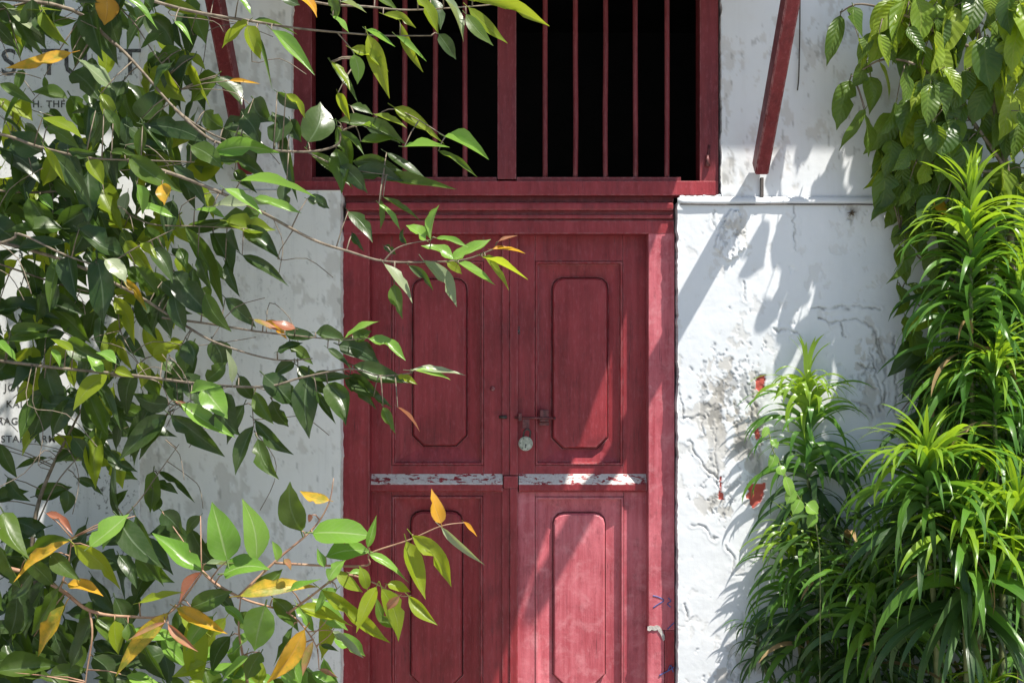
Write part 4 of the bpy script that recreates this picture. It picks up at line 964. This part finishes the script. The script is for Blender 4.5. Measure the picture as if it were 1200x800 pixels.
def strap(cls, mat, k, wide):
    key = (cls, mat, k, wide)
    if key not in _sc:
        me = strap_mesh(*CLS[cls], 100 + k + 13 * list(CLS).index(cls), mat)
        if wide != 1:
            me.vertices.foreach_get('co', (c := np.empty(len(me.vertices) * 3, np.float32))); c = c.reshape(-1, 3); c[:, 1] *= wide; me.vertices.foreach_set('co', c.ravel())
        _sc[key] = me
    return _sc[key]
def dracaena(apex, D, length, n, stem_px, label, base_px=None, mats=('t', 's', 'k'), wide=1.2, bias=0.0, flat=1.0, upr=.07, front=False):
    """rosettes along the upper stem: young leaves upright and bright, old ones hanging and dark"""
    ax, ay = apex; root = empty('dracaena', (0, 0, 0)); root.scale = (1, flat, 1); tag(root, label, 'dracaena plant', 'dracaenas growing against the wall on the right')
    A = P(ax, ay, D); s = (DCAM - D) / DCAM / 300
    bx = base_px if base_px else ax + rnd.uniform(-15, 25); G = P(bx, 870, D * .8); G.z = .05
    M1 = P(ax + (bx - ax) * .15, ay + stem_px, D)
    tb = Tubes(); pp = smooth_path([G, G.lerp(M1, .55) + Vector((.02, 0, 0)), M1, A], 5); tb.add(pp, [.013 - .0005 * i for i in range(len(pp))], 8)
    tb.build('stem', STEM_G, root)
    for i in range(n):
        t = i / (n - 1); u = t ** 1.05
        p = A.lerp(M1, u); az = i * 2.39996 + rnd.uniform(-.35, .35)
        if front and math.sin(az) > .12: az = -az
        c = 'up' if t < upr else 'mid' if t < .52 else 'low' if t < .80 else 'hang'
        L = length * s * (.55 + .45 * min(1, t * 3.2)) * rnd.uniform(.78, 1.12)
        m = 'z' if (t > .7 and rnd.random() < .035) else mats[0] if t < .34 + rnd.uniform(-.1, .1) else mats[1] if t < .74 + rnd.uniform(-.12, .12) else mats[2]
        o = bpy.data.objects.new('leaf', strap(c, m, rnd.randrange(5), wide)); COL.objects.link(o); o.parent = root
        o.location = p; o.rotation_euler = (rnd.gauss(0, .14), rnd.gauss(0, .16) - bias, az); o.scale = (L, L, L)
    return root
dracaena((958, 440), .20, 98, 140, 165, 'slim dracaena standing alone before the peeling white wall', 975, ('t', 's', 'k'), 1.5, flat=.27, front=True)
dracaena((1086, 528), .58, 128, 140, 95, 'bright dracaena in the middle with broad arching leaves', 1095, ('t', 's', 'k'), 1.15)
dracaena((1132, 626), .62, 152, 150, 90, 'low front dracaena whose long leaves hang towards the bottom edge', 1120, ('t', 's', 'k'), 1.1)
dracaena((1138, 218), .34, 105, 170, 230, 'tallest dracaena with an upright spiky tuft and bare dark stem', 1142, ('t', 's', 's'), 1.1, upr=.15)
dracaena((1166, 415), .42, 98, 140, 120, 'dense dracaena below the tallest tuft at right', 1170, ('t', 's', 's'), 1.1)
dracaena((948, 632), .24, 94, 140, 120, 'bushy dracaena at the foot of the peeling wall', 950, ('t', 's', 'k'), 1.4, flat=.3, front=True)
dracaena((892, 735), .12, 58, 40, 45, 'small dark dracaena shoot reaching furthest left over the wall', 930, ('s', 'k', 'k'), 1.2, flat=.27, front=True)
dracaena((1192, 588), .60, 135, 120, 70, 'dracaena cut by the right edge beside the arching one', 1200, ('t', 't', 's'), .95)
dracaena((1200, 300), .30, 100, 120, 160, 'dracaena at the right edge beside the tallest stem', 1205, ('t', 's', 's'), 1.1)
dracaena((1160, 800), .60, 80, 45, 40, 'lowest dracaena rising from the bottom right corner', 1165, ('t', 's', 'k'), 1.2)
dracaena((1025, 655), .38, 115, 130, 130, 'shaded dracaena between the bushy one and the hanging one', 1030, ('s', 's', 'k'), 1.1)
dracaena((1105, 430), .20, 72, 90, 150, 'shaded dracaena tucked between climber and tall tuft', 1095, ('s', 's', 'k'), 1.1)

# shaded undergrowth behind the dracaenas
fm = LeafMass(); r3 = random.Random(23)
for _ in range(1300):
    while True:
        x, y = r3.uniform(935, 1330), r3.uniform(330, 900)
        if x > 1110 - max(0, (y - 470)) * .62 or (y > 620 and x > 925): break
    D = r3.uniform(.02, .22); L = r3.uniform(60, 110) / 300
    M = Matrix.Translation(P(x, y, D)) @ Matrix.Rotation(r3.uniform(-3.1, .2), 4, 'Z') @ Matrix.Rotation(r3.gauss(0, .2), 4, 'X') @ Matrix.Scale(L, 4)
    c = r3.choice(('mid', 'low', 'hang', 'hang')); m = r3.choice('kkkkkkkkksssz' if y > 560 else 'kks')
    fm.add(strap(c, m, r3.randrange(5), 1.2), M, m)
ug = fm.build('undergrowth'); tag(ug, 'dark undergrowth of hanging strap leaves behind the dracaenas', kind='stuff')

# small creeper winding through the slim dracaena
cr = empty('creeper', (0, 0, 0)); tag(cr, 'thin creeper with small round leaves on the slim dracaena', 'creeper')
tb = Tubes(); cp = [(960, 640, .44), (940, 590, .44), (925, 565, .43), (912, 540, .42), (905, 525, .42), (900, 500, .41)]
tb.add(smooth_path([P(960, 860, .40)] + [P(*p) for p in cp], 4), .0022, 5); st = tb.build('stem', STEM_G, cr)
for (bx, by, tx, ty, w) in ((908, 532, 902, 548, 12), (914, 545, 920, 556, 12), (920, 558, 930, 582, 13), (930, 572, 923, 590, 13), (938, 585, 930, 602, 14), (945, 590, 960, 600, 18), (903, 515, 912, 524, 10), (955, 600, 948, 618, 12), (900, 500, 894, 512, 8)):
    put_leaf(st, P(bx, by, .45), P(tx, ty, .47), Vector((.2, -.8, .5)), w / 300, 'oval', 'l')
